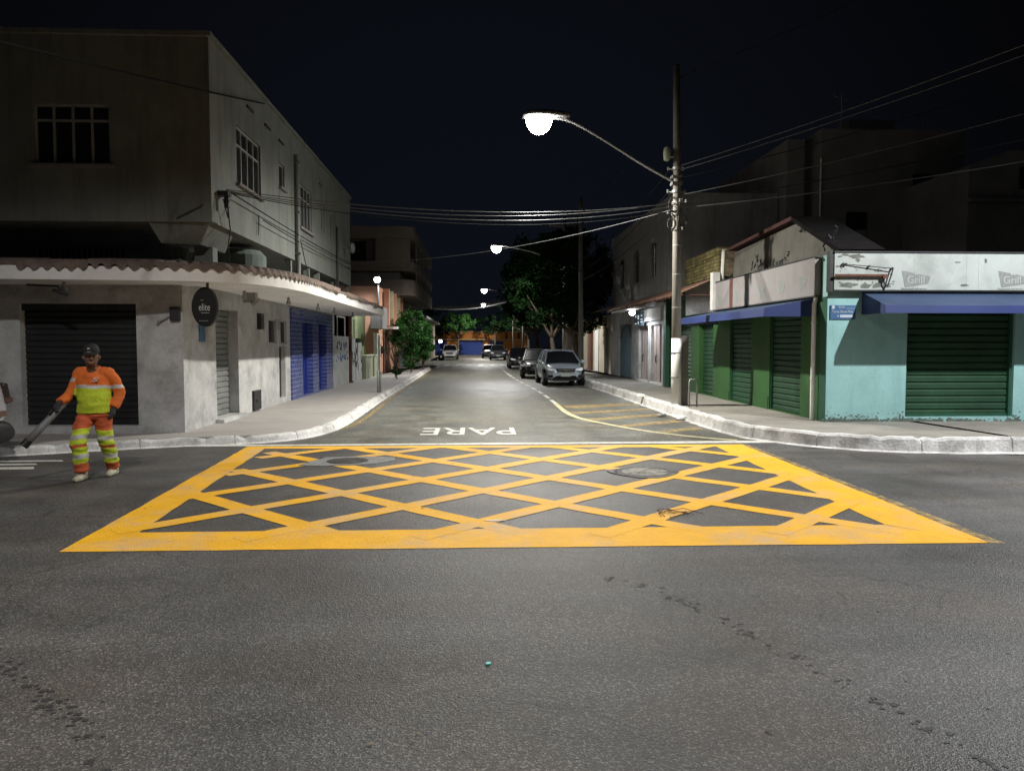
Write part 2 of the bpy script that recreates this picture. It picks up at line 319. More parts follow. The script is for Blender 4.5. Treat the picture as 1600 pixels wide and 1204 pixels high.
def thing(name, label, cat, loc=(0, 0, 0), rz=0, group=None, local=False):
    o = bpy.data.objects.new(name, None); COL.objects.link(o); o.location = loc; o.rotation_euler = (0, 0, rz)
    o['label'] = label; o['category'] = cat; o.empty_display_size = .2
    if group: o['group'] = group
    o['_base'] = [0, 0, 0] if local else list(loc)
    return o
def tag(o, label, cat, group=None):
    o['label'] = label; o['category'] = cat
    if group: o['group'] = group
    return o
def struct(o): o['kind'] = 'structure'; return o
def kids(o): return [c for c in bpy.data.objects if c.parent == o]
def dup(root, loc, rz, label, parent=None):
    c = root.copy(); COL.objects.link(c)
    if parent is None: c.location = loc; c.rotation_euler = (0, 0, rz); c['label'] = label
    else: c.parent = parent
    for k in kids(root): dup(k, None, None, None, c)
    return c
def text(s, size, m, name, parent, mtx, ext=.002, sx=1.0, offset=0.0, shear=0):
    cu = bpy.data.curves.new('t', 'FONT'); cu.body = s; cu.size = size; cu.extrude = ext; cu.align_x = 'CENTER'; cu.align_y = 'CENTER'; cu.offset = offset; cu.shear = shear
    t = bpy.data.objects.new('t', cu); COL.objects.link(t); dg = bpy.context.evaluated_depsgraph_get(); dg.update()
    me = bpy.data.meshes.new_from_object(t.evaluated_get(dg)); bpy.data.objects.remove(t); bpy.data.curves.remove(cu)
    base = Vector(parent['_base']) if parent is not None else Vector((0, 0, 0))
    me.transform(Matrix.Translation(-base) @ mtx @ Matrix.Diagonal((sx, 1, 1, 1))); me.materials.clear(); me.materials.append(m); me.name = name
    o = bpy.data.objects.new(name, me); COL.objects.link(o)
    if parent is not None: o.parent = parent
    return o
def face_front(x, y, z): return Matrix.Translation((x, y, z)) @ Matrix.Rotation(R(90), 4, 'X')          # reads from -Y
def face_left(x, y, z): return Matrix.Translation((x, y, z)) @ Matrix.Rotation(R(-90), 4, 'Z') @ Matrix.Rotation(R(90), 4, 'X')   # on a wall facing -X
def evalmesh(mb, mods, name, mats, parent, fn=None, smooth=True):
    me = bpy.data.meshes.new('tmp'); bmesh.ops.recalc_face_normals(mb.bm, faces=mb.bm.faces); mb.bm.to_mesh(me); mb.bm.free()
    t = bpy.data.objects.new('tmp', me); COL.objects.link(t)
    for k, kw in mods:
        m = t.modifiers.new(k, k)
        for a, b in kw.items(): setattr(m, a, b)
    dg = bpy.context.evaluated_depsgraph_get(); dg.update()
    out = bpy.data.meshes.new_from_object(t.evaluated_get(dg)); bpy.data.objects.remove(t); bpy.data.meshes.remove(me)
    out.materials.clear()
    for m in mats: out.materials.append(m)
    if fn:
        for p in out.polygons: p.material_index = fn(p.center)
    if smooth: out.polygons.foreach_set('use_smooth', [True]*len(out.polygons))
    out.name = name
    base = Vector(parent['_base']) if parent is not None else Vector((0, 0, 0))
    if base.length: out.transform(Matrix.Translation(-base))
    o = bpy.data.objects.new(name, out); COL.objects.link(o)
    if parent is not None: o.parent = parent; o['_base'] = list(base)
    return o
def spline(pts, n=6):
    out = []; P = [Vector(p) for p in pts]
    for i in range(len(P)-1):
        a = P[max(i-1, 0)]; b = P[i]; c = P[i+1]; d = P[min(i+2, len(P)-1)]
        for k in range(n):
            t = k / n; out.append(.5*((2*b) + (c-a)*t + (2*a-5*b+4*c-d)*t*t + (3*b-a-3*c+d)*t*t*t))
    out.append(P[-1]); return out

# ================================================================== GROUND
mb = MB(); mb.poly([(-300, -100, -.03), (300, -100, -.03), (300, 400, -.03), (-300, 400, -.03)])
struct(mb.build('ground', M['earth']))
mb = MB(); mb.poly([(-70, -30, 0), (70, -30, 0), (70, 13.3, 0), (-70, 13.3, 0)])
struct(mb.build('crossing_road', M['asph']))
mb = MB(); mb.poly([(-70, 13.3, 0), (70, 13.3, 0), (70, 130, 0), (-70, 130, 0)])
struct(mb.build('street', M['asph2']))

def pavement(name, edge, back, z, m, kw=.17, kz=.0, prof_j=.012):
    """edge: kerb face polyline; back: list of points closing the slab behind. Returns kerb + slab"""
    E = spline([(x, y, 0) for x, y in edge], 8); K = []; 
    for i, p in enumerate(E):
        d = (E[min(i+1, len(E)-1)] - E[max(i-1, 0)]).normalized(); K.append(Vector((-d.y, d.x, 0)))
    sgn = 1 if (K[len(K)//2].dot(Vector((back[0][0], back[0][1], 0)) - E[len(E)//2]) > 0) else -1
    # resample finely so that the kerb can be chipped
    rings = []; mb = MB(); rnd = random.Random(len(E))
    fine = []
    for i in range(len(E)-1):
        n = max(1, int((E[i+1]-E[i]).length / .10)) if max(E[i].y, E[i+1].y) < 40 and abs(E[i].x) < 14 else 1
        for k in range(n): fine.append((E[i].lerp(E[i+1], k/n), K[i].lerp(K[i+1], k/n).normalized() * sgn))
    fine.append((E[-1], K[-1] * sgn))
    F2 = []
    for fi, (p, nrm) in enumerate(fine):
        F2.append((p, nrm, False))
        if fi % 10 == 5 and fi + 1 < len(fine) and p.y < 40 and abs(p.x) < 14:
            q = fine[fi+1][0]
            for t, jj in ((.40, False), (.46, True), (.54, True), (.60, False)): F2.append((p.lerp(q, t), nrm, jj))
    for p, nrm, joint in F2:
        j = noise.noise(p * 3.1) * prof_j * 1.5; j2 = noise.noise(p * 1.7 + Vector((5, 5, 5))) * prof_j * 1.2
        h = z + kz + j2 - (max(0, noise.noise(p*4.3) - .30) * .22)
        if joint: h -= .022; j += .018
        prof = [(-.10 + j, -.01), (-.035 + j, .012), (.0 + j, .02), (.025 + j, h - .035), (.055 + j, h), (kw, h), (kw + .01, z - .02)]
        rings.append([mb.bm.verts.new(p + nrm * a + Vector((0, 0, b))) for a, b in prof])
    for a, b in zip(rings, rings[1:]):
        for k in range(len(a)-1): mb._f([a[k], a[k+1], b[k+1], b[k]])
    struct(mb.build(name + '_kerb', M['kerb'], smooth=False))
    mb = MB(); inner = [p + nrm * (kw - .01) for p, nrm in fine]
    mb.extr([(q.x, q.y, .0) for q in inner] + [(x, y, .0) for x, y in back], (0, 0, z))
    return struct(mb.build(name, m))
pavement('left_pavement', [(-40, 11.6), (-12, 11.7), (-9, 11.78), (-7.3, 12.0), (-6.2, 12.5), (-5.0, 13.02), (-3.95, 13.33), (-3.25, 13.9), (-2.9, 15.0), (-2.8, 17), (-2.92, 24.5), (-2.98, 34), (-3.1, 46), (-3.25, 54), (-3.9, 57), (-6, 58.5), (-40, 59)],
         [(-40, 40)], .13, M['pave'])
pavement('right_pavement', [(40, 11.5), (12, 11.55), (8.6, 11.6), (6.9, 11.75), (5.8, 12.35), (5.15, 13.25), (4.8, 14.4), (4.7, 17.7), (4.65, 25.7), (4.5, 33), (4.5, 45), (4.4, 57), (5.3, 59.5), (7.5, 60.2), (40, 60.5)],
         [(40, 30)], .2, M['pave_r'], .2, .035, .03)
pavement('far_left_pavement', [(-40, 73), (-6, 73), (-4.4, 74), (-3.9, 76), (-4.3, 95), (-5, 108), (-5.4, 109)], [(-40, 109)], .13, M['pave_r'])
pavement('far_right_pavement', [(40, 73), (7, 73), (5.2, 74), (4.3, 76), (4.2, 95), (4.6, 108), (5, 109)], [(40, 109)], .13, M['pave_r'])
mb = MB(); mb.box(-60, 60, 111.5, 113.0, 0, .13); struct(mb.build('far_end_pavement', M['pave_r']))

# ---- markings
def strip(mb, a, b, wdt, z, j=.006, seg=.25):
    a = Vector(a); b = Vector(b); n = max(1, int((b-a).length / seg)); d = (b-a).normalized(); s = Vector((-d.y, d.x)); L = []; Rr = []
    for i in range(n+1):
        p = a.lerp(b, i/n); L.append(mb.bm.verts.new((*(p + s*(wdt/2 + random.uniform(-j, j))), z))); Rr.append(mb.bm.verts.new((*(p - s*(wdt/2 + random.uniform(-j, j))), z)))
    for i in range(n): mb._f([Rr[i], Rr[i+1], L[i+1], L[i]])
def quadstrip(mb, P, Q, z, j=.01):
    """strip between polyline P and Q"""
    a = [mb.bm.verts.new((p[0] + random.uniform(-j, j), p[1] + random.uniform(-j, j), z)) for p in P]
    b = [mb.bm.verts.new((p[0] + random.uniform(-j, j), p[1] + random.uniform(-j, j), z)) for p in Q]
    for i in range(len(a)-1): mb._f([a[i], a[i+1], b[i+1], b[i]])
def lerp_pts(a, b, n): return [(a[0]+(b[0]-a[0])*i/n, a[1]+(b[1]-a[1])*i/n) for i in range(n+1)]
Z1, Z2, Z3 = .004, .005, .006
O = [(-3.42, 6.40), (4.40, 6.33), (4.50, 12.86), (-3.82, 12.94)]; I = [(-3.06, 7.03), (3.84, 7.02), (3.98, 12.56), (-3.46, 12.66)]
mb = MB()
for k in range(4): quadstrip(mb, lerp_pts(O[k], O[(k+1) % 4], 30), lerp_pts(I[k], I[(k+1) % 4], 30), Z1, .008)
def clipline(p, sgn):
    # line x + sgn*y = p inside the outer box moved in a little
    x0, x1, y0, y1 = -3.28, 4.1, 6.72, 12.74; pts = []
    for x in (x0, x1):
        y = (p - x) * sgn
        if y0 <= y <= y1: pts.append((x, y))
    for y in (y0, y1):
        x = p - sgn * y
        if x0 < x < x1: pts.append((x, y))
    pts.sort(); return (pts[0], pts[-1]) if len(pts) >= 2 and (Vector(pts[0]) - Vector(pts[-1])).length > .3 else None
for p in (5.6, 7.27, 8.95, 10.6, 12.25, 13.95, 15.6):
    c = clipline(p, 1)
    if c: strip(mb, c[0], c[1], .235, Z2)
for p in (-14.9, -13.4, -11.85, -10.33, -8.8, -7.25, -5.65, -4.05, -2.6):
    c = clipline(p, -1)
    if c: strip(mb, c[0], c[1], .235, Z3)
struct(mb.build('yellow_box_marking', M['yellow']))
# older, misaligned pale edge along the right of the box
mb = MB(); mb.poly([(4.40, 6.33, .003), (4.52, 6.30, .003), (4.60, 12.8, .003), (4.50, 12.86, .003)]); struct(mb.build('old_box_edge', M['yellow_old']))
mb = MB(); quadstrip(mb, lerp_pts((-5.3, 12.98), (5.6, 13.06), 40), lerp_pts((-5.3, 13.16), (5.6, 13.34), 40), .0035); struct(mb.build('stop_line', M['white_rp']))
mt = Matrix.Translation((-.15, 15.05, .006)) @ Matrix.Rotation(math.pi, 4, 'Z')
mtx = mt @ Matrix.Diagonal((1, 1.0, 1, 1))
t = text('PARE', 1.75, M['white_rp'], 'stop_word_marking', None, Matrix.Translation((-.15, 15.12, .006)) @ Matrix.Rotation(math.pi, 4, 'Z') @ Matrix.Diagonal((.475, 1.0, 1, 1)), 0, 1, .012)
struct(t)
# lane line: dashes then a curve round the hatched corner
mb = MB(); lane = spline([(2.27, 22, 0), (2.27, 25.8, 0), (2.16, 30.4, 0), (1.95, 36, 0), (1.8, 44, 0), (1.7, 58, 0)], 40)
acc = 0; on = True; st = lane[0]; run = [st]
for a, b in zip(lane, lane[1:]):
    acc += (b-a).length; run.append(b)
    if acc > (1.5 if on else .7):
        if on:
            Ls = [(p.x-.06, p.y) for p in run]; Rs = [(p.x+.06, p.y) for p in run]; quadstrip(mb, Rs, Ls, .0035, .004)
        on = not on; acc = 0; run = [b]
struct(mb.build('lane_dashes', M['white_rp']))
cv = spline([(2.27, 22, 0), (2.24, 19.5, 0), (2.36, 17.7, 0), (2.78, 16.3, 0), (3.35, 14.9, 0), (4.1, 13.85, 0), (4.62, 13.42, 0)], 8)
mb = MB(); Ls = []; Rs = []
for i, p in enumerate(cv):
    d = (cv[min(i+1, len(cv)-1)] - cv[max(i-1, 0)]).normalized(); s = Vector((-d.y, d.x, 0)) * .07; Ls.append((p+s)[:2]); Rs.append((p-s)[:2])
quadstrip(mb, Rs, Ls, .0035, .004); struct(mb.build('corner_curve_line', paint('cream_road_paint', (.56, .50, .30), .8, 10, .5, .58)))
mb = MB()
for (a, b, ww) in [((2.42, 20.7), (4.45, 21.75), .75), ((2.38, 18.9), (4.55, 20.1), .42), ((2.6, 17.25), (4.55, 18.5), .42), ((3.0, 15.85), (4.5, 16.9), .36), ((3.6, 14.75), (4.5, 15.4), .3)]: strip(mb, a, b, ww, .0035, .02)
struct(mb.build('faded_hatching', M['yellow_old']))
mb = MB(); yl = spline([(-3.0, 14.9, 0), (-2.62, 16.2, 0), (-2.58, 18.5, 0), (-2.65, 22, 0), (-2.8, 33, 0), (-2.95, 52, 0)], 10)
quadstrip(mb, [(p.x-.06, p.y) for p in yl], [(p.x+.06, p.y) for p in yl], .0035); struct(mb.build('kerbside_yellow_line', M['yellow_old']))
mb = MB()
for y0, y1, x1 in ((11.42, 11.56, -6.0), (11.1, 11.24, -6.2), (10.72, 10.92, -6.05)): quadstrip(mb, lerp_pts((-14, y0-.3), (x1, y0), 12), lerp_pts((-14, y1-.3), (x1-.1, y1), 12), .0035)
struct(mb.build('left_crossing_lines', M['white_rp']))
mb = MB()
for k in range(9): strip(mb, (-3.35 + k*.92, 61.5), (-3.35 + k*.92, 66), .42, .0045)
struct(mb.build('zebra_crossing', M['white_rp']))
# cracks and tar spots in the foreground
mb = MB(); rnd = random.Random(3)
def blob(mb, x, y, rx, ry, z, rnd, n=14):
    ph = rnd.uniform(0, 9); pts = []
    for k in range(n):
        a = 2*math.pi*k/n; q = .55 + .9*abs(noise.noise(Vector((math.cos(a)*1.3+ph, math.sin(a)*1.3, ph)))) + rnd.uniform(-.12, .12); pts.append((x + rx*q*math.cos(a), y + ry*q*math.sin(a), z))
    mb.poly(pts)
for path, n in (([(.95, 5.5, 0), (1.28, 5.09, 0), (1.51, 4.59, 0), (1.74, 4.0, 0), (1.94, 3.41, 0), (2.08, 2.94, 0), (2.2, 2.5, 0)], 110), ([(-2.7, 4.3, 0), (-2.41, 4.03, 0), (-2.15, 3.8, 0), (-1.85, 3.5, 0), (-1.61, 3.18, 0), (-1.4, 2.8, 0)], 90)):
    sp = spline(path, 10)
    for i in range(n):
        p = sp[rnd.randrange(len(sp))]; s = rnd.uniform(.3, 1) ** 2
        blob(mb, p.x + rnd.gauss(0, .03), p.y + rnd.gauss(0, .04), .006 + .026*s, .005 + .02*s, .0020 + i*.00001, rnd)
for i in range(60):
    blob(mb, rnd.uniform(-3.5, 4), rnd.uniform(2.5, 6.2), rnd.uniform(.004, .016), rnd.uniform(.004, .012), .0032 + i*.00001, rnd, 9)
struct(mb.build('tar_spots', M['crack']))

# ================================================================== CORNER BUILDING, LEFT
def window_in(parent, ax, pos, out, a0, a1, z0, z1, ncol, transom=None, fm=None, gm=None, fw=.035, name='window', sill=False):
    """framed window with glass set back in the opening; frame is a child, glass a sub-part"""
    fm = fm or M['alu']; gm = gm or M['dglass']; mb = MB(); t = .05 * -out; p0 = pos - .04*out; 
    def bar(b0, b1, c0, c1, e=0):
        if ax == 'x': mb.box(p0 + e*out, p0 + t, b0, b1, c0, c1)
        else: mb.box(b0, b1, p0 + e*out, p0 + t, c0, c1)
    bar(a0, a1, z0, z0+fw); bar(a0, a1, z1-fw, z1); bar(a0, a0+fw, z0+fw, z1-fw); bar(a1-fw, a1, z0+fw, z1-fw)
    for i in range(1, ncol):
        c = a0 + (a1-a0)*i/ncol; bar(c-fw/2, c+fw/2, z0+fw, z1-fw, .003)
    if transom: bar(a0+fw, a1-fw, transom-fw/2, transom+fw/2, .006)
    f = mb.build(name, fm, parent)
    g = MB()
    if ax == 'x': g.box(p0 + t*.5, p0 + t*.7, a0+fw*.5, a1-fw*.5, z0+fw*.5, z1-fw*.5)
    else: g.box(a0+fw*.5, a1-fw*.5, p0 + t*.5, p0 + t*.7, z0+fw*.5, z1-fw*.5)
    g.build('glass', gm, f)
    if sill:
        s = MB()
        if ax == 'x': s.box(pos - .02*out, pos + .07*out, a0-.05, a1+.05, z0-.06, z0-.005)
        else: s.box(a0-.05, a1+.05, pos - .02*out, pos + .07*out, z0-.06, z0-.005)
        s.build('sill', M['darkwall'], f)
    return f

LB = thing('corner_building', 'two-storey pale green corner building with curved white canopy over the left pavement', 'building', (-9, 20, .13))
mb = MB()
mb.wall('y', 13.98, .3, -15, -5.22, .0, 3.02, [(-8.04, -6.03, .26, 2.42)])
mb.wall('x', -5.22, -.3, 14.28, 28.6, .0, 3.02, [(15.7, 17.15, .2, 2.43), (19.65, 20.42, 1.72, 2.34), (20.82, 21.47, 1.72, 2.34), (20.62, 21.3, .27, 1.64), (21.85, 28.0, .13, 2.7)])
mb.build('wall', M['plaster'], LB)
mb = MB(); mb.box(-14.9, -5.7, 14.6, 28.4, .0, 2.6); mb.build('interior_core', M['darkm'], LB)
mb = MB(); mb.box(-8.12, -5.95, 13.86, 14.02, .12, .262); mb.build('doorstep', M['plaster'], LB)
mb = MB(); mb.shutter('y', 14.16, -1, -8.04, -6.03, .26, 2.30, .105); s = mb.build('rolling_shutter', M['shutter_dk'], LB)
mb = MB(); mb.box(-8.04, -6.03, 14.05, 14.2, 2.30, 2.42)
for k in range(9): mb.box(-7.75+k*.16, -7.68+k*.16, 14.03, 14.05, 2.32, 2.40)
mb.build('shutter_housing', M['shutter_dk'], LB)
mb = MB(); mb.shutter('x', -5.46, 1, 15.7, 17.15, .2, 2.43, .115, .03); mb.build('rolling_shutter', M['shutter_gr'], LB, 'narrow grey slatted roller shutter on the street side')
mb = MB(); mb.box(-5.24, -5.05, 15.6, 17.25, .12, .2); mb.build('doorstep', M['plaster'], LB)
mb = MB(); mb.box(-5.24, -5.17, 18.12, 18.72, .16, .62); mb.box(-5.17, -5.15, 18.30, 18.42, .34, .42)
mb.build('meter_box', M['shutter_dk'], LB, bevel=.01)
mb = MB(); mb.box(-5.24, -5.12, 18.62, 18.9, 2.06, 2.44); mb.build('alarm_box', M['darkm'], LB, bevel=.01)
window_in(LB, 'x', -5.22, 1, 19.65, 20.42, 1.72, 2.34, 1); window_in(LB, 'x', -5.22, 1, 20.82, 21.47, 1.72, 2.34, 1)
mb = MB(); mb.box(-5.40, -5.34, 20.62, 21.3, .27, 1.64)
for k in range(6): mb.box(-5.34, -5.325, 20.66, 21.26, 1.05+k*.09, 1.09+k*.09)
d = mb.build('door', M['shutter_dk'], LB, bevel=.006)
mb = MB(); mb.tube([(-5.3, 20.72, .8), (-5.3, 20.72, 1.0)], .012, 6); mb.build('handle', M['chrome'], d)
mb = MB(); mb.wall('x', -5.17, -.25, 21.85, 28.0, .13, 2.72, [(23.2, 24.6, .2, 2.36), (25.5, 26.8, .2, 2.36)]); mb.build('tiled_wall', M['bluetile'], LB)
for (a, b) in ((23.2, 24.6), (25.5, 26.8)):
    mb = MB(); mb.box(-5.40, -5.36, a, b, .2, 2.36)
    for k in range(5):
        c = a + (b-a)*(k+.5)/5; mb.box(-5.36, -5.345, c-.09, c+.09, .3, 2.26)
    d = mb.build('blue_door', M['bluedoor'], LB); h = MB(); h.tube([(-5.33, a+.15, 1.0), (-5.33, a+.15, 1.25)], .014, 6); h.build('handle', M['chrome'], d)
# canopy
CE = spline([(-15, 12.72, 0), (-9, 12.76, 0), (-7, 12.8, 0), (-5.3, 12.98, 0), (-4.45, 13.25, 0), (-3.88, 13.78, 0), (-3.56, 14.8, 0), (-3.43, 16.4, 0), (-3.42, 20.7, 0), (-3.42, 28.6, 0)], 10)
mb = MB(); mb.extr([(p.x, p.y, 2.75) for p in CE] + [(-5.0, 28.6, 2.75), (-5.0, 14.2, 2.75), (-15, 14.2, 2.75)], (0, 0, .22)); mb.build('canopy', M['canopy'], LB)
# little downlights and junction boxes under the canopy
for (x, y) in ((-6.9, 13.3), (-4.55, 15.4), (-4.2, 17.5), (-4.1, 20.2), (-4.1, 22.5), (-4.05, 25.5)):
    mb = MB(); mb.lathe((x, y, 2.62), [(.02, -.03), (.055, -.02), (.05, .03), (.03, .06), (.03, .13)], 10); mb.build('lamp_socket', M['grey_m'], LB)
mb = MB(); mb.box(-4.75, -4.5, 15.95, 16.15, 2.55, 2.75); mb.tube([(-4.62, 16.05, 2.6), (-4.5, 15.8, 2.5), (-4.4, 15.9, 2.62)], .03, 6); mb.build('camera_bracket', M['grey_m'], LB)
mb = MB(); mb.tube([(-7.4, 13.1, 2.68), (-6.9, 13.1, 2.66), (-6.9, 13.2, 2.55)], .02, 6); mb.tube([(-7.0, 13.15, 2.6), (-6.75, 13.1, 2.52)], .03, 6); mb.build('canopy_bracket', M['darkm'], LB)
# corrugated fibre-cement sheets lying on the canopy, broken along the edge
mb = MB(); S = []; acc = 0; rows = []
fine = []
for a, b in zip(CE, CE[1:]):
    n = max(1, int((b-a).length/.03))
    for k in range(n): fine.append(a.lerp(b, k/n))
prevd = None
for i, p in enumerate(fine):
    d = (fine[min(i+3, len(fine)-1)] - fine[max(i-3, 0)]).normalized(); nrm = Vector((-d.y, d.x, 0)); acc = i*.03
    wv = .026*math.sin(2*math.pi*acc/.178); sheet = int(acc/1.05)
    rr = random.Random(sheet); off = rr.uniform(-.05, .05) + .02*noise.noise(Vector((acc*2.3, 0, 0))) + (.10 if noise.noise(Vector((acc*1.1, 4, 0))) > .35 else 0); lift = rr.uniform(0, .025)
    e = p - nrm * (.03 - off)
    rows.append([mb.bm.verts.new((e.x, e.y, 3.035 + wv + lift)), mb.bm.verts.new(((p+nrm*1.1).x, (p+nrm*1.1).y, 3.17 + wv + lift)),
                 mb.bm.verts.new((e.x, e.y, 2.925 + wv*1.3 + lift*1.5 + .03*noise.noise(Vector((acc*1.7, 9, 0))))), sheet])
for a, b in zip(rows, rows[1:]):
    mb._f([a[0], b[0], b[1], a[1]]); mb._f([a[2], a[0], b[0], b[2]][::-1])
mb.build('corrugated_roof', M['rooftile'], LB, smooth=True)
# recessed mezzanine band
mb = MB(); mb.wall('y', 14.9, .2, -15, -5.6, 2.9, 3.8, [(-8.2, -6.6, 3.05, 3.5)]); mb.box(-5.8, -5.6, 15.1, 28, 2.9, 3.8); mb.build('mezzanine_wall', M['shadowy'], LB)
mb = MB(); mb.box(-8.2, -6.6, 15.0, 15.02, 3.05, 3.5); mb.build('opening_black_sheet', M['blacks'], LB)  # black sheet stands in for the dark inside the opening
mb = MB()
for k in range(17): mb.box(-8.18+k*.1, -8.165+k*.1, 14.86, 14.875, 3.04, 3.5)
for z in (3.05, 3.28): mb.box(-8.2, -6.6, 14.85, 14.86, z, z+.015)
mb.build('window_grille', M['grey_m'], LB)
mb = MB(); mb.extr([(-5.35, 13.45, 3.42), (-4.75, 13.6, 3.42), (-4.5, 13.35, 3.745), (-5.5, 13.3, 3.745)], (0, 1.3, 0)); mb.build('corner_corbel', M['plaster_g'], LB)
for q in [(-4.98, -4.66, 13.95, 14.2, 2.96, 3.42), (-5.5, -5.2, 14.0, 14.3, 2.96, 3.745)] + [(-4.62, -4.47, y, y+.12, 2.96, 3.745) for y in (18.9, 20.9, 22.2, 24.8, 27.2)]:
    mb = MB(); mb.box(*q); mb.build('pillar', M['plaster_g'], LB)
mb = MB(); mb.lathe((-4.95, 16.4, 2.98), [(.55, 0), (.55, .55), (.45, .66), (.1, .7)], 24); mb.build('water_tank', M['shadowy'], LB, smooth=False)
# upper storey
SW = [(14.67, 16.27, 4.70, 5.76), (17.75, 18.24, 5.26, 5.79), (19.65, 21.2, 4.66, 5.76), (22.5, 22.95, 4.95, 5.70), (23.85, 24.35, 4.90, 5.76)]
mb = MB(); mb.wall('x', -4.43, -.25, 13.5, 27.5, 3.75, 6.78, SW); mb.wall('y', 13.25, .25, -15, -4.43, 3.75, 6.78, [(-7.29, -6.06, 4.68, 5.66)])
mb.box(-15, -4.68, 13.5, 27.5, 3.752, 3.95); mb.box(-15, -4.68, 13.5, 27.5, 6.6, 6.76); mb.box(-15, -4.68, 27.3, 27.5, 3.95, 6.6); mb.box(-4.43, -4.40, 13.25, 13.5, 3.75, 3.752)
mb.build('upper_wall', M['plaster_g'], LB)
mb = MB(); mb.box(-14.9, -4.9, 13.9, 27.2, 3.96, 6.59); mb.build('dark_interior', M['blacks'], LB)
mb = MB(); mb.wall('y', 13.2, .38, -15.05, -4.38, 6.782, 6.86); mb.wall('x', -4.38, -.38, 13.58, 27.55, 6.782, 6.86); mb.build('parapet_cap', M['plaster_g'], LB)
window_in(LB, 'y', 13.25, -1, -7.29, -6.06, 4.68, 5.66, 4, 5.40, sill=True)
window_in(LB, 'x', -4.43, 1, *SW[0], 4, 5.42, sill=True); window_in(LB, 'x', -4.43, 1, *SW[1], 1, sill=True)
window_in(LB, 'x', -4.43, 1, *SW[2], 4, 5.42, sill=True); window_in(LB, 'x', -4.43, 1, *SW[3], 1); window_in(LB, 'x', -4.43, 1, *SW[4], 1)
for (y, z) in ((15.35, 6.27), (16.6, 6.27), (17.75, 6.25), (22.2, 6.2)):
    mb = MB(); mb.box(-4.44, -4.405, y, y+.42, z, z+.05); mb.build('vent_slot', M['darkm'], LB)
mb = MB(); mb.tube([(-4.36, 19.22, 6.3), (-4.36, 19.22, 3.1)], .055, 10); 
for z in (6.1, 4.9, 3.9): mb.box(-4.44, -4.29, 19.15, 19.29, z, z+.04)
mb.build('drain_pipe', M['plaster_g'], LB)
mb = MB(); mb.tube([(-4.38, 24.7, 5.4), (-4.38, 24.7, 3.0)], .035, 8); mb.build('conduit', M['darkm'], LB); mb = MB(); mb.tube([(-4.38, 19.4, 4.45), (-4.3, 20.3, 3.2)], .012, 5); mb.build('conduit', M['darkm'], LB); mb = MB(); mb.tube([(-4.39, 15.9, 4.3), (-4.39, 15.93, 4.1), (-4.39, 15.88, 3.9)], .014, 5)
mb.build('conduit', M['darkm'], LB)
mb = MB(); mb.box(-4.44, -4.25, 13.55, 13.75, 4.25, 4.33); mb.tube([(-4.3, 13.65, 4.3), (-4.3, 13.65, 4.05)], .05, 8); mb.tube([(-4.3, 13.7, 4.05), (-4.33, 13.9, 3.7), (-4.36, 13.85, 3.4), (-4.4, 14.1, 3.0)], .012, 5); mb.tube([(-4.35, 13.6, 4.2), (-4.32, 13.75, 3.9), (-4.4, 14.0, 4.1)], .01, 5); mb.tube([(-4.42, 13.45, 4.25), (-4.6, 13.22, 4.0), (-5.0, 13.22, 3.8)], .01, 5)
mb.build('wire_bracket', M['darkm'], LB)
mb = MB(); mb.tube([(-4.4, 25.9, 4.9), (-4.2, 25.95, 4.9)], .02, 6); mb.lathe((-4.12, 25.95, 4.9), [(.02, -.1), (.16, -.06), (.19, 0), (.16, .06), (.02, .1)], 14, 'x'); mb.build('satellite_dish', M['grey_m'], LB)

# oval hanging sign
SG = thing('oval_hanging_sign', 'black oval shop sign hanging below the canopy at the left corner', 'sign', (-4.65, 13.45, 2.0))
mb = MB(); ov = [(-4.63 + .215*math.cos(a)*(1-.08*math.cos(a)), 13.42, 2.34 + .34*math.sin(a)) for a in [2*math.pi*k/32 for k in range(32)]]
mb.extr(ov, (0, .10, 0)); mb.build('sign_board', M['blacks'], SG, bevel=.01)
mb = MB(); mb.tube([(-4.60, 13.47, 2.66), (-4.60, 13.47, 2.75)], .025, 8); mb.build('hanger', M['rust'], SG)
text('elite', .15, M['white_txt'], 'lettering', SG, face_front(-4.64, 13.413, 2.33) @ Matrix.Diagonal((.75, 1.15, 1, 1)), .001)
mb = MB(); mb.box(-4.70, -4.56, 13.412, 13.419, 2.235, 2.242); mb.build('underline', M['white_txt'], SG); mb = MB(); mb.box(-4.70, -4.66, 13.412, 13.419, 2.45, 2.456); mb.build('dash', M['white_txt'], SG)
text('cabelo & arte', .035, M['white_txt'], 'small_lettering', SG, face_front(-4.64, 13.413, 2.10), .001) if False else None
mb = MB()
for k in range(5): mb.box(-4.73+k*.032, -4.71+k*.032, 13.412, 13.419, 2.095, 2.112)
mb.build('small_print', M['logo_g'], SG)
mb = MB(); mb.box(-5.42, -5.25, 13.90, 13.975, 2.12, 2.36); mb.box(-5.40, -5.27, 13.885, 13.90, 2.14, 2.34)
tag(mb.build('wall_box', M['darkm'], bevel=.008), 'small dark box mounted on the wall left of the oval sign', 'box')
mb = MB(); mb.box(-5.216, -5.20, 14.75, 15.05, 1.75, 2.1); o = mb.build('blue_wall_sign', M['signblue'], loc=(-5.2, 14.9, 1.9)); tag(o, 'small blue street plate on the wall below the oval sign', 'street sign')
mb = MB(); mb.tube([(-5.44, 13.96, 2.2), (-5.6, 13.9, 2.12), (-5.65, 13.95, 2.05)], .022, 6); tag(mb.build('wall_hook', M['grey_m']), 'small hook stub on the stained wall beside the dark box', 'hook')

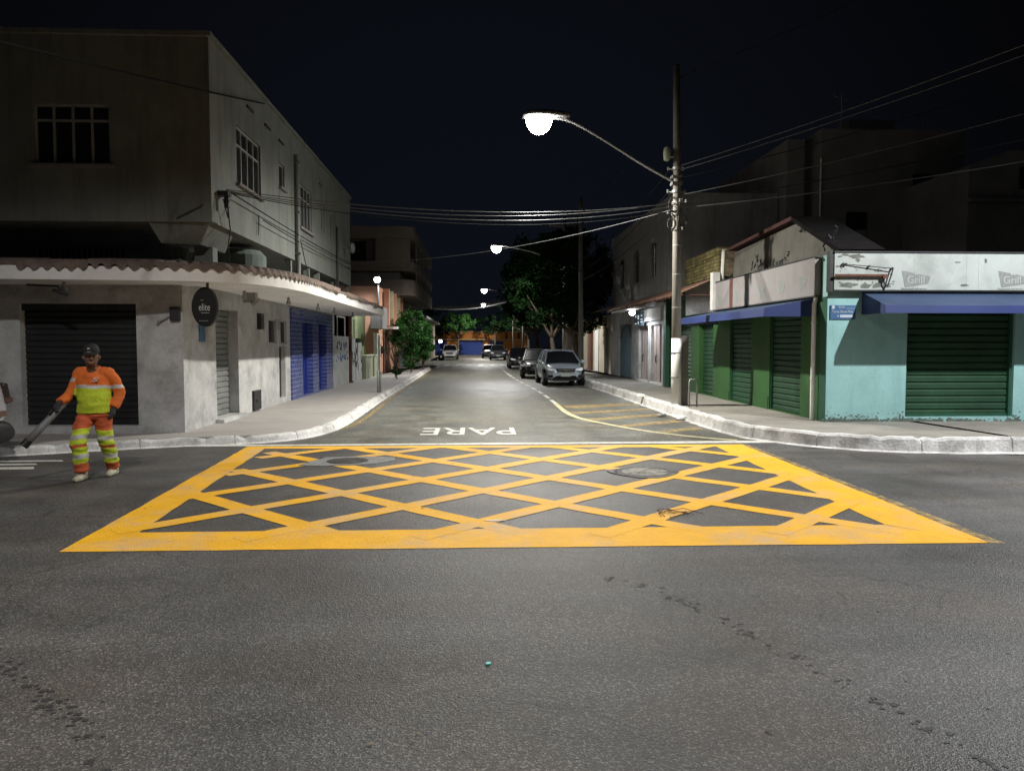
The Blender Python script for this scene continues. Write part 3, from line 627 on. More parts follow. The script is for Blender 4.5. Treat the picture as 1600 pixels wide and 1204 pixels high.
# ================================================================== LEFT SIDE, FURTHER DOWN
GW = thing('graffiti_wall', 'whitewashed street wall with faint blue graffiti after the blue tiles', 'wall', (-5.3, 30, .13))
mb = MB(); mb.box(-5.45, -5.24, 28.62, 31.9, .0, 2.02); mb.build('wall', M['graf'], GW)
mb = MB(); mb.box(-5.45, -5.24, 32.15, 33.6, .0, 1.95); mb.box(-5.45, -5.22, 33.62, 35.3, 0, 1.78); mb.build('wall', M['graf'], GW)
mb = MB(); mb.tube([(-5.2, 32.02, .1), (-5.2, 32.02, 2.9)], .07, 8); mb.box(-5.3, -5.1, 31.85, 32.2, .1, .2); mb.build('rusty_post', M['rust'], GW)
mb = MB()
for y in (29.9, 31.6, 34.0): mb.tube([(-5.35, y, 2.0), (-5.35, y, 2.8)], .03, 6)
mb.tube([(-5.35, 29.9, 2.78), (-5.35, 31.6, 2.78)], .03, 6); mb.build('frame', M['whitep'], GW)
mb = MB(); rnd = random.Random(12)
for k in range(46):
    y = rnd.uniform(28.8, 31.7); z = rnd.choice([1.55, 1.6, 1.15, 1.1]) + rnd.uniform(-.12, .12); h = rnd.uniform(.05, .2)
    mb.tube([(-5.233, y, z), (-5.233, y+rnd.uniform(-.1, .1), z+h), (-5.233, y+rnd.uniform(-.16, .16), z+h*.6)], .012, 4)
mb.build('spray_lines', M['bluegraf'], GW)
mb = MB()
for k in range(30):
    y = rnd.uniform(32.2, 35.2); z = rnd.uniform(.5, 1.6); h = rnd.uniform(.05, .3)
    mb.tube([(-5.21, y, z), (-5.21, y+rnd.uniform(-.1, .1), z+h)], .012, 4)
mb.build('spray_lines', M['greygraf'], GW)
GH = thing('green_house', 'small mossy green house with low gate pillars before the orange wall', 'house', (-6, 38, .13))
mb = MB(); mb.wall('x', -5.9, -.2, 28.7, 41.2, 0, 3.3, [(36.6, 39.6, .13, 2.0)]); mb.box(-12, -5.9, 35.3, 35.5, 0, 3.3); mb.build('wall', M['greenish'], GH)
mb = MB(); mb.box(-5.98, -5.9, 28.65, 36.0, 2.0, 3.0); mb.build('pale_band', M['dirtywhite'], GH)
mb = MB(); mb.box(-6.3, -6.2, 36.6, 39.6, .13, 2.0)
for k in range(14): mb.box(-5.95, -5.93, 36.7+k*.21, 36.73+k*.21, .2, 1.95)
mb.build('gate', M['dkgreen'], GH)
for (y0, y1) in ((35.45, 37.7), (38.3, 39.3)):
    mb = MB(); mb.box(-5.35, -5.05, y0, y1, .1, 1.12); mb.box(-5.40, -5.0, y0-.05, y1+.05, 1.12, 1.2); mb.build('low_pillar', M['palegreen'], GH, bevel=.01)
mb = MB(); mb.box(-5.3, -5.1, 39.9, 40.05, .1, 2.3); mb.box(-5.3, -5.1, 41.0, 41.12, .1, 2.3); mb.box(-5.3, -5.1, 40.05, 41.0, 2.2, 2.3); mb.build('door_frame', M['whitep'], GH)
mb = MB(); mb.box(-5.35, -4.75, 39.2, 41.3, 2.5, 3.6); mb.build('white_wall_box', M['dirtywhite'], GH, bevel=.01)
OB = thing('orange_building', 'salmon orange building with vertical fins under the dark apartment block', 'building', (-6, 46, .13))
mb = MB(); mb.box(-10, -5.2, 41.3, 51.9, 0, 4.78); mb.build('wall', M['orange'], OB)
for k in range(5):
    y = 43.2 + k*2.0; mb = MB(); mb.box(-5.2, -4.85, y, y+.22, 2.75, 4.78); mb.build('fin', M['palegreen'] if k % 2 else M['orange'], OB)
mb = MB(); mb.box(-5.2, -4.4, 43.0, 51.9, 2.55, 2.68); mb.tube([(-5.2, 44.8, 2.1), (-4.4, 46.0, 2.6)], .04, 6); mb.build('ledge', M['whitep'], OB)
mb = MB(); mb.box(-5.22, -5.15, 43.3, 44.4, .13, 2.3); mb.build('door', M['rust'], OB)
mb = MB(); mb.box(-5.2, -5.0, 42.0, 42.4, 1.2, 1.6); mb.build('meter_box', M['darkm'], OB)
mb = MB(); mb.tube([(-5.15, 43.0, .1), (-5.15, 43.0, 4.6)], .05, 6); mb.build('drain_pipe', M['rust'], OB)
FL = thing('flood_lamp', 'bright white flood lamp on a bracket above the orange wall', 'lamp', (-4.95, 38.9, 4.9))
mb = MB(); mb.tube([(-4.95, 39.3, 3.55), (-4.95, 39.3, 4.9), (-4.95, 39.0, 4.98)], .035, 8); mb.build('mast', M['darkm'], FL)
mb = MB(); mb.lathe((-4.95, 38.9, 5.03), [(.03, .10), (.11, .09), (.14, .0)], 14); mb.build('lamp_housing', M['grey_m'], FL)
mb = MB(); mb.lathe((-4.95, 38.9, 4.97), [(.12, .05), (.15, .0), (.16, -.06), (.13, -.13), (.08, -.18), (.01, -.20)], 16); mb.build('lamp_glass', M['E_flood'], FL, smooth=True)
spot('flood_light', (-4.9, 38.9, 4.72), 420, (.93, .97, 1), 176, .4, .06)

AP = thing('apartment_block', 'tall dim apartment block with stacked balconies and rounded corner beyond the orange wall', 'building', (-7, 58, .13))
mb = MB(); mb.box(-12, -5.2, 52, 67, 0, 4.8); mb.build('ground_floor', M['dirtywhite'], AP)
mb = MB(); mb.box(-13, -4.9, 49.6, 67, 4.8, 9.2); mb.build('wall', M['darkwall'], AP)
def bal(z0, z1, x1=-3.9, m='apt'):
    c = [(-13, 48.7), (-4.6, 48.7), (-4.2, 48.85), (-3.97, 49.15), (-3.9, 49.6), (x1, 68)]
    mb = MB(); mb.extr([(x, y, z0) for x, y in c] + [(-4.1, 68, z0), (-4.1, 49.7, z0), (-4.3, 49.15, z0), (-4.7, 48.9, z0), (-13, 48.9, z0)], (0, 0, z1-z0)); return mb
for (a, b) in ((8.3, 9.05), (6.3, 6.45), (4.78, 4.95)): 
    mb = MB(); mb.extr([(x, y, a) for x, y in [(-13, 48.7), (-4.6, 48.7), (-4.2, 48.85), (-3.97, 49.15), (-3.9, 49.6), (-3.9, 68), (-13, 68)]], (0, 0, (b-a) if a > 8 else .18)); mb.build('floor_slab', M['apt'], AP)
for (a, b) in ((4.97, 5.75), (6.5, 6.9)): bal(a, b).build('balcony_front', M['apt'], AP)
mb = MB(); mb.box(-6.3, -4.15, 48.72, 48.82, 6.5, 8.28); mb.build('wall_panel', M['apt'], AP)
for k in range(6):
    y = 51 + k*2.7; mb = MB(); mb.box(-3.98, -3.92, y, y+.8, 5.75, 8.28); mb.build('wall_panel', M['apt'], AP)
for k in range(3):
    mb = MB(); mb.box(-12.2+k*2, -11+k*2, 49.5, 49.6, 6.9, 8.2); mb.build('window', M['dglass'], AP)
for k in range(4):
    mb = MB(); mb.box(-5.2, -5.12, 53+k*3.4, 55.2+k*3.4, .15, 2.6); mb.build('shop_shutter', M['shutter_gr'], AP)
CB = thing('cream_house', 'pale cream house on the far left corner past the zebra crossing', 'house', (-7, 80, .13))
mb = MB(); mb.wall('x', -5.3, -.3, 73.5, 98, 0, 4.2, [(76, 78.5, .13, 2.6), (82, 84, .13, 2.6), (88, 90, .13, 2.6)]); mb.box(-12, -5.6, 73.5, 73.8, 0, 4.2); mb.box(-12, -6.2, 73.8, 98, 0, 4.1); mb.build('wall', M['cream'], CB)
mb = MB(); mb.box(-12.2, -4.7, 73.2, 98, 4.2, 4.4); mb.build('roof_slab', M['dirtywhite'], CB)
for y in (76, 82, 88): mb = MB(); mb.box(-5.5, -5.4, y, y+2.4, .13, 2.6); mb.build('door', M['bluegate'], CB)
WL = thing('wall_lamp', 'tiny white wall lamp left of the distant white car', 'lamp', (-4.5, 97, 2.1))
mb = MB(); mb.lathe((-4.55, 97, 2.1), [(.02, -.2), (.16, -.14), (.2, 0), (.12, .15)], 10); mb.build('lamp_globe', M['E_flood'], WL, smooth=True)
mb = MB(); mb.tube([(-5.4, 97, 2.3), (-4.55, 97, 2.3)], .03, 6); mb.build('bracket', M['darkm'], WL)

# end-of-street building
EB = thing('orange_blue_shop', 'long orange building with blue shutters closing the far end of the street', 'building', (0, 116, .13))
mb = MB(); mb.wall('y', 113.4, .3, -9, 7.5, 0, 3.7, [(-2.6, .9, .13, 2.2), (2.0, 3.9, 1.0, 2.15), (-6.6, -4.4, .13, 2.3)]); mb.box(-9, 7.5, 113.8, 124, 0, 3.6); mb.build('wall', M['end_o'], EB)
mb = MB(); mb.shutter('y', 113.55, -1, -2.6, .9, .13, 2.2, .2); mb.build('rolling_shutter', M['end_b'], EB)
mb = MB(); mb.shutter('y', 113.55, -1, -6.6, -4.4, .13, 2.3, .2); mb.build('rolling_shutter', M['end_b'], EB)
mb = MB(); mb.shutter('y', 113.5, -1, 2.0, 3.9, 1.0, 2.15, .2); mb.build('window_shutter', M['end_b'], EB)
mb = MB(); mb.box(.95, 4.6, 113.33, 113.397, .13, .95); mb.build('blue_dado', M['end_b'], EB)
mb = MB(); mb.box(-9.1, 7.6, 112.9, 113.39, 2.35, 2.5); mb.box(-9.1, 7.6, 113.2, 113.39, 3.5, 3.6); mb.build('ledge', M['cream'], EB)
for x in (-3.0, 1.1, 4.2, 6.0): mb = MB(); mb.box(x, x+.35, 113.25, 113.39, 2.5, 3.5); mb.build('pilaster', M['rust'], EB)
mb = MB(); mb.box(2.1, 3.8, 113.30, 113.34, .35, .8); mb.build('notice_board', M['cream'], EB)
mb = MB(); mb.box(4.6, 5.0, 113.2, 113.39, .13, 3.5); mb.box(-3.9, -3.6, 113.2, 113.39, .13, 2.3); mb.build('pilaster', M['end_o'], EB)

# ================================================================== CORNER SHOP, RIGHT
RS = thing('corner_shop', 'single-storey corner shop, turquoise in front and green along the street', 'shop', (9, 17, .2))
mb = MB(); mb.wall('y', 14.6, .25, 6.75, 17, .0, 3.42, [(8.34, 10.5, .29, 2.7), (12.2, 14.4, .29, 2.7)]); mb.build('turquoise_wall', M['teal'], RS)
mb = MB(); mb.wall('x', 6.76, .2, 14.852, 21.3, .0, 3.4, [(15.8, 17.5, .22, 2.5), (18.72, 20.3, .22, 2.5)]); mb.build('green_wall', M['green_wall'], RS)
mb = MB(); mb.box(6.735, 6.752, 14.597, 14.87, .2, 2.62); mb.build('green_corner_strip', M['dkgreen'], RS)
mb = MB(); mb.box(7.2, 16.8, 15.2, 21.2, .0, 3.38); mb.build('interior_core', M['blacks'], RS)
for (a, b) in ((8.34, 10.5), (12.2, 14.4)):
    mb = MB(); mb.shutter('y', 14.76, -1, a, b, .29, 2.7, .135, .03); sh = mb.build('rolling_shutter', M['shutter_green'], RS, 'wide dark green roller shutter')
    mb = MB(); mb.box((a+b)/2-.06, (a+b)/2+.06, 14.70, 14.73, .31, .33); mb.build('handle', M['alu'], sh)
for (a, b) in ((15.8, 17.5), (18.72, 20.3)):
    mb = MB(); mb.shutter('x', 6.86, -1, a, b, .22, 2.5, .125, .03); mb.build('rolling_shutter', M['shutter_green'], RS, 'narrow green roller shutter facing the side street')
for q in ((17.55, 18.7, .5), (20.35, 21.25, .45)): mb = MB(); mb.box(6.745, 6.76, q[0], q[1], .2, q[2]); mb.build('skirting', M['green_wall'], RS)
rnd = random.Random(5); mb = MB()
for k in range(420):
    x = 6.80 + abs(rnd.gauss(0, 1.6)) if k % 3 else rnd.choice([8.28, 8.22, 6.85, 7.4, 10.56]) + rnd.gauss(0, .08); lo = 8.34 < x < 10.5
    z = .205 + min(abs(rnd.expovariate(1/(.018 if lo else .05))), .06 if lo else .4); wd = rnd.uniform(.006, .045) * (1.6 if z < .24 else .6); hh = wd * rnd.uniform(.3, .9)
    pts = [(x + wd*math.cos(a)*(.6+.6*rnd.random()), 14.5975 - .00001*(k % 90), max(.2, z + hh*math.sin(a)*(.6+.6*rnd.random()))) for a in [2*math.pi*q/9 for q in range(9)]]
    mb.poly(pts)
mb.build('mould_stains', M['teal_base'], RS)
for (a, b) in ((8.34, 10.5), (12.2, 14.4)):
    for x in (a, b - .05): mb = MB(); mb.box(x, x + .05, 14.66, 14.72, .292, 2.66); mb.build('guide_rail', M['dkgreen'], RS)
    mb = MB(); mb.box(a + .05, b - .05, 14.69, 14.73, .291, .345); mb.build('bottom_bar', M['dkgreen'], RS)
for (a, b) in ((15.8, 17.5), (18.72, 20.3)):
    for y in (a, b - .04): mb = MB(); mb.box(6.79, 6.84, y, y + .04, .222, 2.45); mb.build('guide_rail', M['dkgreen'], RS)
# turquoise-side awning
def awning(name, parent, label, face, profile, ends, m):
    mb = MB(); pr = [Vector(p) for p in profile]; d = Vector(ends)
    n = 14; rows = []
    for k in range(n+1):
        rows.append([mb.bm.verts.new(p + d*k/n + Vector((0, 0, (-.012*math.sin(math.pi*(k*3 % n)/n) if i == 1 else 0)))) for i, p in enumerate(pr)])
    for a, b in zip(rows, rows[1:]):
        for i in range(len(pr)-1): mb.mi = i; mb._f([a[i], a[i+1], b[i+1], b[i]])
    mb.mi = 1
    for r in (rows[0], rows[-1]): mb._f([r[0], r[1], r[2], mb.bm.verts.new((pr[0].x + (r[0].co - pr[0]).x, pr[0].y + (r[0].co - pr[0]).y, pr[2].z))])
    o = mb.build(name, [m, M['awn_val']], parent, label); so = o.modifiers.new('thick', 'SOLIDIFY'); so.thickness = .008; return o
awning('awning', RS, 'long blue awning over the turquoise front', None, [(7.42, 14.59, 2.70), (7.42, 13.72, 2.42), (7.42, 13.70, 2.27)], (9.3, 0, 0), M['awn_blue'])
awning('awning', RS, 'blue awning over the green side wall', None, [(6.74, 14.98, 2.62), (5.67, 15.0, 2.42), (5.65, 15.0, 2.25)], (0, 6.3, 0), M['awn_blue'])
mb = MB(); mb.tube([(7.45, 14.6, 2.3), (7.45, 13.75, 2.28)], .012, 6); mb.tube([(6.75, 15.05, 2.3), (5.7, 15.05, 2.26)], .012, 6); mb.tube([(6.75, 21.2, 2.3), (5.7, 21.2, 2.26)], .012, 6); mb.build('awning_rod', M['grey_m'], RS)
# drain pipe on the green corner
mb = MB(); mb.tube([(6.9, 14.95, 2.72), (6.70, 14.98, 2.66), (6.66, 14.98, 2.5), (6.66, 14.98, .22)], .045, 10)
for z in (1.0, 2.1): mb.tube([(6.66, 14.98, z), (6.66, 14.98, z+.05)], .052, 10)
mb.build('drain_pipe', M['whitep'], RS, 'pale pinkish drain pipe')
# fascia signs
SF = thing('front_fascia_sign', 'weathered white fascia board with grey Grill logos above the turquoise wall', 'sign', (11, 14.5, 2.7))
mb = MB(); mb.box(6.80, 8.35, 14.44, 14.59, 2.74, 3.44)
for x0, x1 in ((8.352, 9.38), (9.383, 9.62)): mb.box(x0, x1, 14.44, 14.59, 2.74, 3.44)
for x0, x1 in ((9.62, 12.1), (12.103, 17),): mb.box(x0+.003, x1, 14.44, 14.59, 2.74, 3.44)
mb.build('sign_board', M['signw'], SF)
mb = MB(); mb.box(6.79, 17, 14.42, 14.594, 3.442, 3.47); mb.box(6.79, 17, 14.45, 14.59, 2.715, 2.737); mb.box(6.72, 6.80, 14.46, 14.6, 2.70, 3.47); mb.build('sign_frame', M['darkm'], SF)
def logo(x):
    mb = MB(); mb.extr([(x-.27, 14.436, 3.11), (x+.30, 14.436, 3.00), (x+.25, 14.436, 2.86), (x-.20, 14.436, 2.79)], (0, .003, 0)); mb.build('grey_logo', M['logo_g'], SF)
    text('Grill', .20, M['signw'], 'lettering', SF, face_front(x+.01, 14.434, 2.93), .001)
    mb = MB(); mb.extr([(x-.03, 14.4335, 3.04), (x+.02, 14.4335, 3.10), (x+.07, 14.4335, 3.03), (x+.04, 14.4335, 3.03), (x+.02, 14.4335, 3.05), (x, 14.4335, 3.02)], (0, .001, 0)); mb.build('roof_mark', M['signw'], SF)
    text('Restaurante self service', .05, M['logo_g'], 'small_lettering', SF, face_front(x-.02, 14.436, 2.765) @ Matrix.Diagonal((1.05, 1, 1, 1)), .001)
logo(8.38); logo(10.28)
rnd = random.Random(9); mb = MB()
def patch(x, z, rx, rz, y=14.437):
    ph = rnd.uniform(0, 9); pts = []
    for k in range(16):
        a = 2*math.pi*k/16; q = .6 + .8*abs(noise.noise(Vector((math.cos(a)*1.5+ph, math.sin(a)*1.5, ph)))) + rnd.uniform(-.15, .15); pts.append((x+rx*q*math.cos(a), y - rnd.uniform(0, .0), z+rz*q*math.sin(a)))
    mb.poly(pts)
yy = 14.4385
for (x, z, rx, rz) in ((7.05, 2.83, .22, .06), (7.4, 2.81, .13, .07), (7.72, 2.83, .20, .07), (7.0, 3.40, .10, .03), (7.2, 3.37, .22, .05), (7.25, 3.30, .05, .05), (6.85, 3.18, .04, .02), (6.9, 3.37, .05, .02), (7.65, 3.1, .04, .02), (9.35, 2.83, .12, .03), (9.2, 3.27, .10, .015), (9.75, 3.30, .03, .05), (7.9, 3.04, .03, .02)):
    patch(x, z, rx, rz, yy); yy -= .00025
for k in range(40): patch(rnd.uniform(6.85, 8.0), rnd.uniform(2.8, 3.2), rnd.uniform(.006, .03), rnd.uniform(.004, .02), yy); yy -= .00005
mb.build('peeled_patches', M['peel'], SF)
BR = thing('sign_bracket', 'rusty arm and bent thin rod fixed to the white fascia', 'bracket', (7.4, 14.4, 3.0))
mb = MB(); mb.box(6.79, 7.78, 14.36, 14.40, 2.99, 3.03); mb.box(7.70, 7.79, 14.34, 14.41, 2.95, 3.03); mb.build('arm', M['rust'], BR)
mb = MB(); mb.tube([(7.0, 14.42, 3.22), (7.9, 14.36, 3.14)], .009, 6); mb.tube([(7.9, 14.36, 3.15), (7.86, 14.36, 3.0), (7.80, 14.37, 2.80)], .014, 6); mb.tube([(7.74, 14.38, 2.95), (7.74, 14.38, 2.88), (7.79, 14.38, 2.80)], .014, 6)
for x, z in ((6.95, 3.225), (7.0, 3.22), (7.45, 3.18), (7.9, 3.145)): mb.lathe((x, 14.40, z), [(.02, -.02), (.022, .02)], 8, 'y')
mb.build('rod', M['darkm'], BR)
SS = thing('side_fascia_sign', 'pinkish white fascia board with small grey logos above the side awning', 'sign', (6.6, 18, 2.7))
mb = MB(); mb.box(6.62, 6.755, 14.9, 19.75, 2.66, 3.40); mb.box(6.62, 6.755, 20.0, 21.3, 2.66, 3.40); mb.build('sign_board', M['signp'], SS)
mb = MB(); mb.box(6.61, 6.755, 14.85, 21.35, 3.402, 3.43); mb.box(6.61, 6.755, 14.85, 21.35, 2.63, 2.657); mb.build('sign_frame', M['darkm'], SS); mb = MB(); mb.box(6.615, 6.75, 19.76, 19.99, 2.66, 3.40); mb.build('divider_post', M['rust'], SS)
for y in (15.35, 16.45, 17.6, 19.3, 20.75):
    mb = MB(); mb.extr([(6.617, y+.25, 3.10), (6.617, y-.1, 3.02), (6.617, y-.05, 2.86), (6.617, y+.2, 2.80)], (.002, 0, 0)); mb.build('grey_logo', M['logo_g'], SS)
ST = thing('street_name_sign', 'blue street name plate on the turquoise wall under the fascia', 'street sign', (7.04, 14.59, 2.2))
mb = MB(); mb.box(6.80, 7.30, 14.575, 14.596, 2.185, 2.455); mb.build('plate', M['signblue'], ST, bevel=.003)
text('RUA', .06, M['signtxt'], 'lettering', ST, face_front(7.02, 14.572, 2.415), .001)
text('Torres Dionel Mota', .062, M['signtxt'], 'lettering', ST, face_front(7.04, 14.572, 2.33) @ Matrix.Diagonal((.82, 1.1, 1, 1)), .001)
mb = MB(); mb.box(6.83, 6.88, 14.571, 14.575, 2.385, 2.445); mb.box(7.11, 7.27, 14.571, 14.575, 2.39, 2.396); mb.box(6.94, 6.96, 14.571, 14.575, 2.23, 2.26); mb.box(6.99, 7.24, 14.571, 14.575, 2.22, 2.27); mb.build('emblem_and_bars', M['signtxt'], ST)

# gabled house behind the side fascia
GB = thing('gabled_house', 'old gabled wall with black scribbles and reddish roof edge above the side fascia', 'house', (9, 18, .2))
mb = MB(); mb.extr([(7.1, 14.95, 3.3), (7.1, 14.95, 3.62), (7.1, 16.9, 4.40), (7.1, 21.0, 4.22), (7.1, 21.25, 3.3)], (.25, 0, 0)); mb.build('gable_wall', M['gablew'], GB)
mb = MB(); mb.extr([(6.95, 14.55, 3.52), (6.95, 16.9, 4.52), (6.95, 16.9, 4.43), (6.95, 14.7, 3.49)], (.9, 0, 0)); mb.build('roof', M['gabroof'], GB)
mb = MB(); mb.extr([(6.95, 16.9, 4.53), (6.95, 21.2, 4.36), (6.95, 21.2, 4.28), (6.95, 16.9, 4.44)], (.9, 0, 0)); mb.build('roof', mat('dark_red_edge', (.05, .018, .015), .9, .3), GB)
rnd = random.Random(21); mb = MB()
def scrib(y, z, s, n):
    for k in range(n):
        a = rnd.uniform(0, 6.28); p = [(7.085, y + rnd.uniform(-s, s), z + rnd.uniform(-s*.4, s*.4))]
        for q in range(3): p.append((7.085, p[-1][1] + rnd.uniform(-.12, .12), p[-1][2] + rnd.uniform(-.09, .09)))
        mb.tube(p, .013, 4)
scrib(15.35, 3.78, .28, 12); scrib(16.6, 4.15, .12, 4); scrib(19.3, 3.75, .4, 10); scrib(17.6, 3.6, .3, 6)
mb.build('spray_lines', M['greygraf'], GB)
text('Kaun', .32, M['greygraf'], 'spray_word', GB, face_left(7.085, 18.0, 3.62), .002)
# yellow brick shop
YB = thing('brick_shop', 'shop with bare yellow brick parapet and rusty tin awning behind the utility pole', 'shop', (9, 24, .2))
mb = MB(); mb.box(6.76, 7.0, 21.42, 24.9, 3.62, 4.42); mb.build('brick_parapet', M['brick'], YB)
mb = MB(); mb.box(7.0, 10, 21.42, 21.65, 3.2, 4.40); mb.build('brick_end_wall', M['brick_x'], YB)
mb = MB(); mb.wall('x', 6.8, .25, 21.35, 26.9, 0, 3.6, [(21.9, 23.3, .22, 2.4), (24.2, 26.2, .22, 2.4)]); mb.build('wall', M['green_wall'], YB, 'dark green wall behind the pole')
mb = MB(); mb.box(6.72, 6.78, 21.6, 24.6, 2.62, 3.5); mb.build('silver_panel', M['silver_sheet'], YB)
for a, b in ((21.9, 23.3), (24.2, 26.2)): mb = MB(); mb.shutter('x', 6.95, -1, a, b, .22, 2.4, .13); mb.build('rolling_shutter', M['shutter_green'], YB)
mb = MB(); mb.box(7.3, 12, 21.9, 26.8, 0, 3.6); mb.build('interior_core', M['blacks'], YB)
mb = MB(); mb.box(6.55, 6.75, 21.2, 21.45, 2.66, 3.7); mb.tube([(6.85, 21.3, 3.5), (6.8, 21.05, 4.3)], .06, 8); mb.build('downpipe', M['whitep'], YB)
mb = MB(); n = 60
rows = []
for k in range(n+1):
    y = 21.6 + 12.2*k/n; wv = .02*math.sin(k*2.1); sg = random.uniform(-.03, .05)
    rows.append([mb.bm.verts.new((6.78, y, 3.58 + wv)), mb.bm.verts.new((5.75 + sg, y, 3.16 + wv)), mb.bm.verts.new((5.75 + sg, y, 3.13 + wv))])
for a, b in zip(rows, rows[1:]): mb._f([a[0], b[0], b[1], a[1]]); mb._f([a[1], b[1], b[2], a[2]])
o = mb.build('tin_awning', M['rustawn'], YB); sm = o.modifiers.new('t', 'SOLIDIFY'); sm.thickness = .012
mb = MB(); mb.tube([(5.8, 21.6, 3.11), (5.8, 33.8, 3.11)], .025, 6); 
for y in (21.7, 25, 29, 33.6): mb.tube([(6.78, y, 3.1), (5.8, y, 3.1)], .02, 6)
mb.build('awning_frame', M['rust'], YB)
# white two-storey
WB = thing('two_storey_building', 'dim white two-storey building with tall arched upper windows on the right', 'building', (9, 32, .2))
UW = [(28.9, 29.9, 4.3, 5.55), (32.0, 33.0, 4.3, 5.45), (35.2, 36.1, 4.3, 5.4)]
mb = MB(); mb.wall('x', 6.75, .3, 27.2, 38.5, 3.3, 6.9, UW); mb.wall('y', 26.95, .25, 6.75, 10.6, 3.2, 7.0); mb.box(7.05, 10.6, 27.2, 38.5, 6.6, 6.8); mb.box(10.3, 10.6, 27.2, 38.5, 0, 6.6)
mb.build('upper_wall', M['dirtywhite'], WB)
mb = MB(); mb.wall('x', 6.75, .3, 27.2, 38.5, 0, 3.3, [(27.9, 29.6, .28, 2.45), (30.2, 31.9, .28, 2.45), (33.4, 36.2, .2, 2.6)]); mb.build('ground_wall', M['plaster'], WB)
mb = MB(); mb.box(7.4, 10.2, 27.4, 38.3, 0, 6.5); mb.build('dark_interior', M['blacks'], WB)
for (a, b, z0, z1) in UW:
    mb = MB(); c = (a+b)/2; r = (b-a)/2
    mb.extr([(6.752, a, z1 - .001)] + [(6.752, c - r*math.cos(t), z1 + .0 - .001 + r*.45*math.sin(t)) for t in [math.pi*q/8 for q in range(1, 8)]] + [(6.752, b, z1 - .001)], (-.008, 0, 0)); f = mb.build('arch_window', M['blacks'], WB)
    mb = MB(); mb.box(6.85, 6.87, a, b, z0, z1); mb.build('glass', M['dglass'], f)
    mb = MB(); mb.box(6.82, 6.85, c-.03, c+.03, z0, z1); mb.box(6.82, 6.848, a, b, z0+.7, z0+.75); mb.build('frame', M['darkm'], f)
mb = MB(); mb.box(6.68, 6.748, 27.0, 27.35, .2, 3.3); mb.box(6.6, 6.748, 26.7, 26.9, .2, 3.2); mb.build('green_pilaster', M['dkgreen'], WB)
for (a, b) in ((27.9, 29.6), (30.2, 31.9)):
    mb = MB(); mb.box(6.86, 6.9, a+.45*(b-a), b, .28, 2.45); mb.box(6.84, 6.86, a+.72*(b-a)-.02, a+.72*(b-a)+.02, .3, 2.43); d = mb.build('panel_door', M['wooddoor'], WB)
    mb = MB(); mb.tube([(6.83, a+.70*(b-a), 1.0), (6.80, a+.70*(b-a), 1.15), (6.83, a+.70*(b-a), 1.3)], .02, 6); mb.build('handle', M['blacks'], d)
    mb = MB(); mb.box(6.88, 6.9, a, a+.43*(b-a), .28, 2.45); mb.build('glass_leaf', M['dglass'], WB)
    mb = MB(); mb.box(6.70, 6.76, a-.05, b+.05, .2, .275); mb.build('threshold', M['whitep'], WB)
mb = MB(); mb.box(6.80, 6.83, 33.4, 36.2, .2, 2.6)
for k in range(12): mb.box(6.77, 6.80, 33.5+k*.23, 33.54+k*.23, .25, 2.0)
mb.tube([(6.77, 33.5, 2.0), (6.77, 34.1, 2.45), (6.77, 34.8, 2.6), (6.77, 35.5, 2.45), (6.77, 36.1, 2.0)], .03, 6); mb.build('arched_gate', M['bluegate'], WB)
mb = MB(); mb.box(6.62, 6.74, 27.6, 31.9, 2.6, 3.05); mb.build('fascia', M['whitep'], WB)
SH = thing('lit_shop_sign', 'small dark sign with pale panels lit under the tin awning', 'sign', (6.6, 31, 2.5))
mb = MB(); mb.box(6.56, 6.615, 30.3, 31.9, 2.45, 3.0); mb.build('sign_board', M['bluegate'], SH)
mb = MB()
for (y, z, a, b) in ((31.6, 2.85, .16, .1), (31.1, 2.80, .25, .16), (31.1, 2.58, .12, .12), (30.5, 2.85, .2, .05), (30.5, 2.7, .3, .04), (30.5, 2.6, .3, .04), (31.6, 2.55, .25, .05)): mb.box(6.552, 6.559, y-a/2, y+a/2, z-b/2, z+b/2)
mb.build('sign_print', M['E_sign'], SH)
AL = thing('awning_lamp', 'glowing white bulb under the rusty tin awning', 'lamp', (6.0, 29.6, 2.9))
mb = MB(); mb.lathe((6.0, 29.6, 2.93), [(.02, -.11), (.09, -.08), (.12, 0), (.08, .08), (.04, .1)], 16); mb.build('bulb', M['E_flood'], AL, smooth=True)
mb = MB(); mb.tube([(6.0, 29.6, 3.02), (6.0, 29.6, 3.28)], .03, 8); mb.build('lamp_holder', M['whitep'], AL)
mb = MB(); mb.box(5.8, 6.2, 28.0, 33.0, 3.045, 3.09); mb.build('white_batten', M['whitep'], AL)
spot('awning_lamp_light', (6.0, 29.6, 2.78), 150, (.86, .93, 1), 178, .3, .08)
